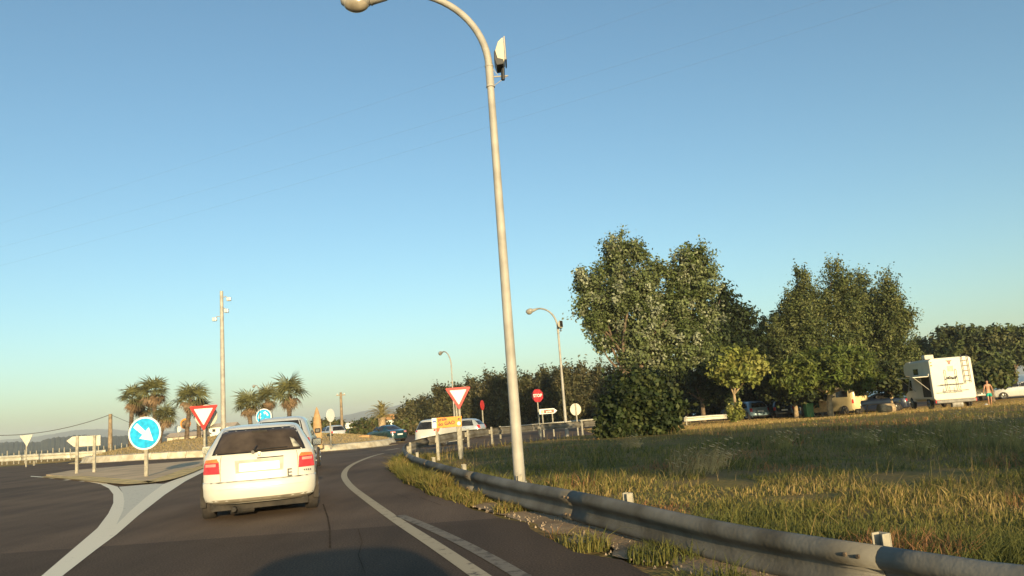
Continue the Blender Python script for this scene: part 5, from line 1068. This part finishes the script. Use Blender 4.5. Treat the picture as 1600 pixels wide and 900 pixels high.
# stubble on the golden field and short dry grass on the mound
n = 60000; y = 34+26*rng.random(n); x = y*(rng.random(n)*.75+.05); m_ = inside_field(x, y); x, y = x[m_], y[m_]
blades(x, y, .05+.08*rng.random(len(x)), .02+0*x, GC[rng.choice([2, 3, 1, 4], len(x), p=[.4, .35, .15, .1])]*1.05, 'stubble', .6, label='short golden mown grass in front of the motorhome')
n = 30000; th = rng.random(n)*2*PI; rr = (RR-.55)*np.sqrt(rng.random(n)); x = RC.x+rr*np.cos(th); y = RC.y+rr*np.sin(th); zz = np.array([mound(a, b) for a, b in zip(x, y)])-tzv(x, y)
o = blades(x, y, .05+.09*rng.random(n), .02+0*x, np.array([(.42, .32, .17), (.36, .27, .13), (.28, .22, .10), (.19, .18, .07)])[rng.choice(4, n, p=[.4, .3, .2, .1])], 'mound_grass', .6, label='short straw coloured grass on the roundabout mound', dz=zz)
# bright feathery tufts behind the rail
for k, (px, py, D, s) in enumerate([(1080, 728, 14.2, .8), (1112, 722, 15, .6), (1475, 690, 19, .8), (1545, 700, 15, .9), (1345, 700, 17, .6), (1430, 712, 15, .6), (1215, 690, 18, .55), (1590, 712, 14, .7), (985, 705, 22, .5)]):
    bs = onG(px, D); t = thing('grass_tuft', bs, ['pale feathery grass tuft right of the big bush, largest and brightest', 'feathery grass tuft just behind the brightest tuft', 'tall thin grass tuft against the shaded strip', 'tall seeding weed clump near the right edge', 'small seeding tuft at the shade border', 'thin green stalk clump in the field right of centre', 'small tuft at the shade border below the young tree', 'tall weed clump at the right edge of the field', 'pale tuft at the foot of the dark bush'][k], 'grass tuft', 'tall grass tufts')
    n = 150; a = rng.random(n)*2*PI; h = s*(.22+.55*rng.random(n)**1.3); b = MB(); bl = MB()
    for i in range(n):
        r0 = .55*s*math.sqrt(random.random()); x0, y0 = r0*math.cos(a[i]), r0*math.sin(a[i]); lx = h[i]*(.5+.45*random.gauss(0, 1)); ly = h[i]*.35*random.gauss(0, 1); w = .0045
        q = len(b.v); b.v += [(x0-w, y0, -.03), (x0+w, y0, -.03), (x0+lx*.4+w*.7, y0+ly*.4, h[i]*.65), (x0+lx*.4-w*.7, y0+ly*.4, h[i]*.65), (x0+lx, y0+ly, h[i])]; b.f += [(q, q+1, q+2, q+3), (q+3, q+2, q+4)]
        if i % 5 == 0:
            q = len(bl.v); c = Vector((x0+lx, y0+ly, h[i])); d = Vector((.09, 0, -.04)); bl.v += [tuple(c), tuple(c+d*.5+Vector((0, 0, .009))), tuple(c+d), tuple(c+d*.5-Vector((0, 0, .009)))]; bl.f.append((q, q+1, q+2, q+3))
    b.obj('blades', mat('tuft_straw' if k in (0, 1, 8) else 'tuft_green', (.30, .24, .11) if k in (0, 1, 8) else (.17, .17, .06), .8, 0, .2, 4), t, fix=False); bl.obj('seed_heads', mat('seed', (.38, .31, .19), .9), t, fix=False)['kind'] = 'stuff'
# gravel and bare soil near the post feet
sm = MB(); k = 70
for i in range(k+1):
    y = 2.5+i*9/k; a, c_ = float(railx(y))-.42+.10*math.sin(i*.9)+random.uniform(-.05, .05), float(railx(y))+.35+.12*math.sin(i*.63)+random.uniform(-.08, .08); a = max(a, xr(y)+.14)
    for u in range(5): x = a+(c_-a)*u/4; sm.v.append((x, y, tz(x, y)+(.012+.012*random.random() if 0 < u < 4 else -.01)))
sm.f = [(i*5+u, i*5+u+1, i*5+u+6, i*5+u+5) for i in range(k) for u in range(4)]
struct(sm.obj('bare_soil_strip', mat('bare_soil', (.33, .235, .14), .95, 0, .25, 3, .8, 25, col2=(.20, .13, .07)), smooth=60))
n = 900; yy = rng.random(n)*8+3; sx_ = railx(yy)+rng.normal(size=n)*.28; V = []; F = []
for i in range(n):
    s = .004+.011*random.random(); x, y = sx_[i], yy[i]
    if x < xr(y)+.05: continue
    q = len(V); V += [(x-s, y-s*.6, 0), (x+s, y-s*.8, 0), (x+s*.7, y+s, 0), (x-s*.8, y+s*.7, 0), (x, y, s*1.0+.012)]; F += [(q, q+1, q+4), (q+1, q+2, q+4), (q+2, q+3, q+4), (q+3, q, q+4)]
b = MB(); b.v = V; b.f = F; tag(b.obj('gravel', mat('gravel', (.30, .23, .16), .9, 0, .2, 20), fix=False), 'small pale stones scattered under the guardrail', 'gravel', None, 'stuff')

# ------------------------------------------------------------------ air
b = MB(); b.box(-3600, 3600, -120, 3650, -9.5, 75); hz = b.obj('haze', None); hz['kind'] = 'stuff'; tag(hz, 'thin pale sea haze over the whole bay', 'haze')
hm = bpy.data.materials.new('haze_air'); hm.use_nodes = True; n_ = hm.node_tree; n_.nodes.remove(n_.nodes['Principled BSDF'])
pv = n_.nodes.new('ShaderNodeVolumePrincipled'); pv.inputs['Color'].default_value = (.86, .93, 1, 1); pv.inputs['Density'].default_value = .00028; pv.inputs['Anisotropy'].default_value = 0.0
n_.links.new(pv.outputs[0], n_.nodes['Material Output'].inputs['Volume']); hz.data.materials.clear(); hz.data.materials.append(hm)
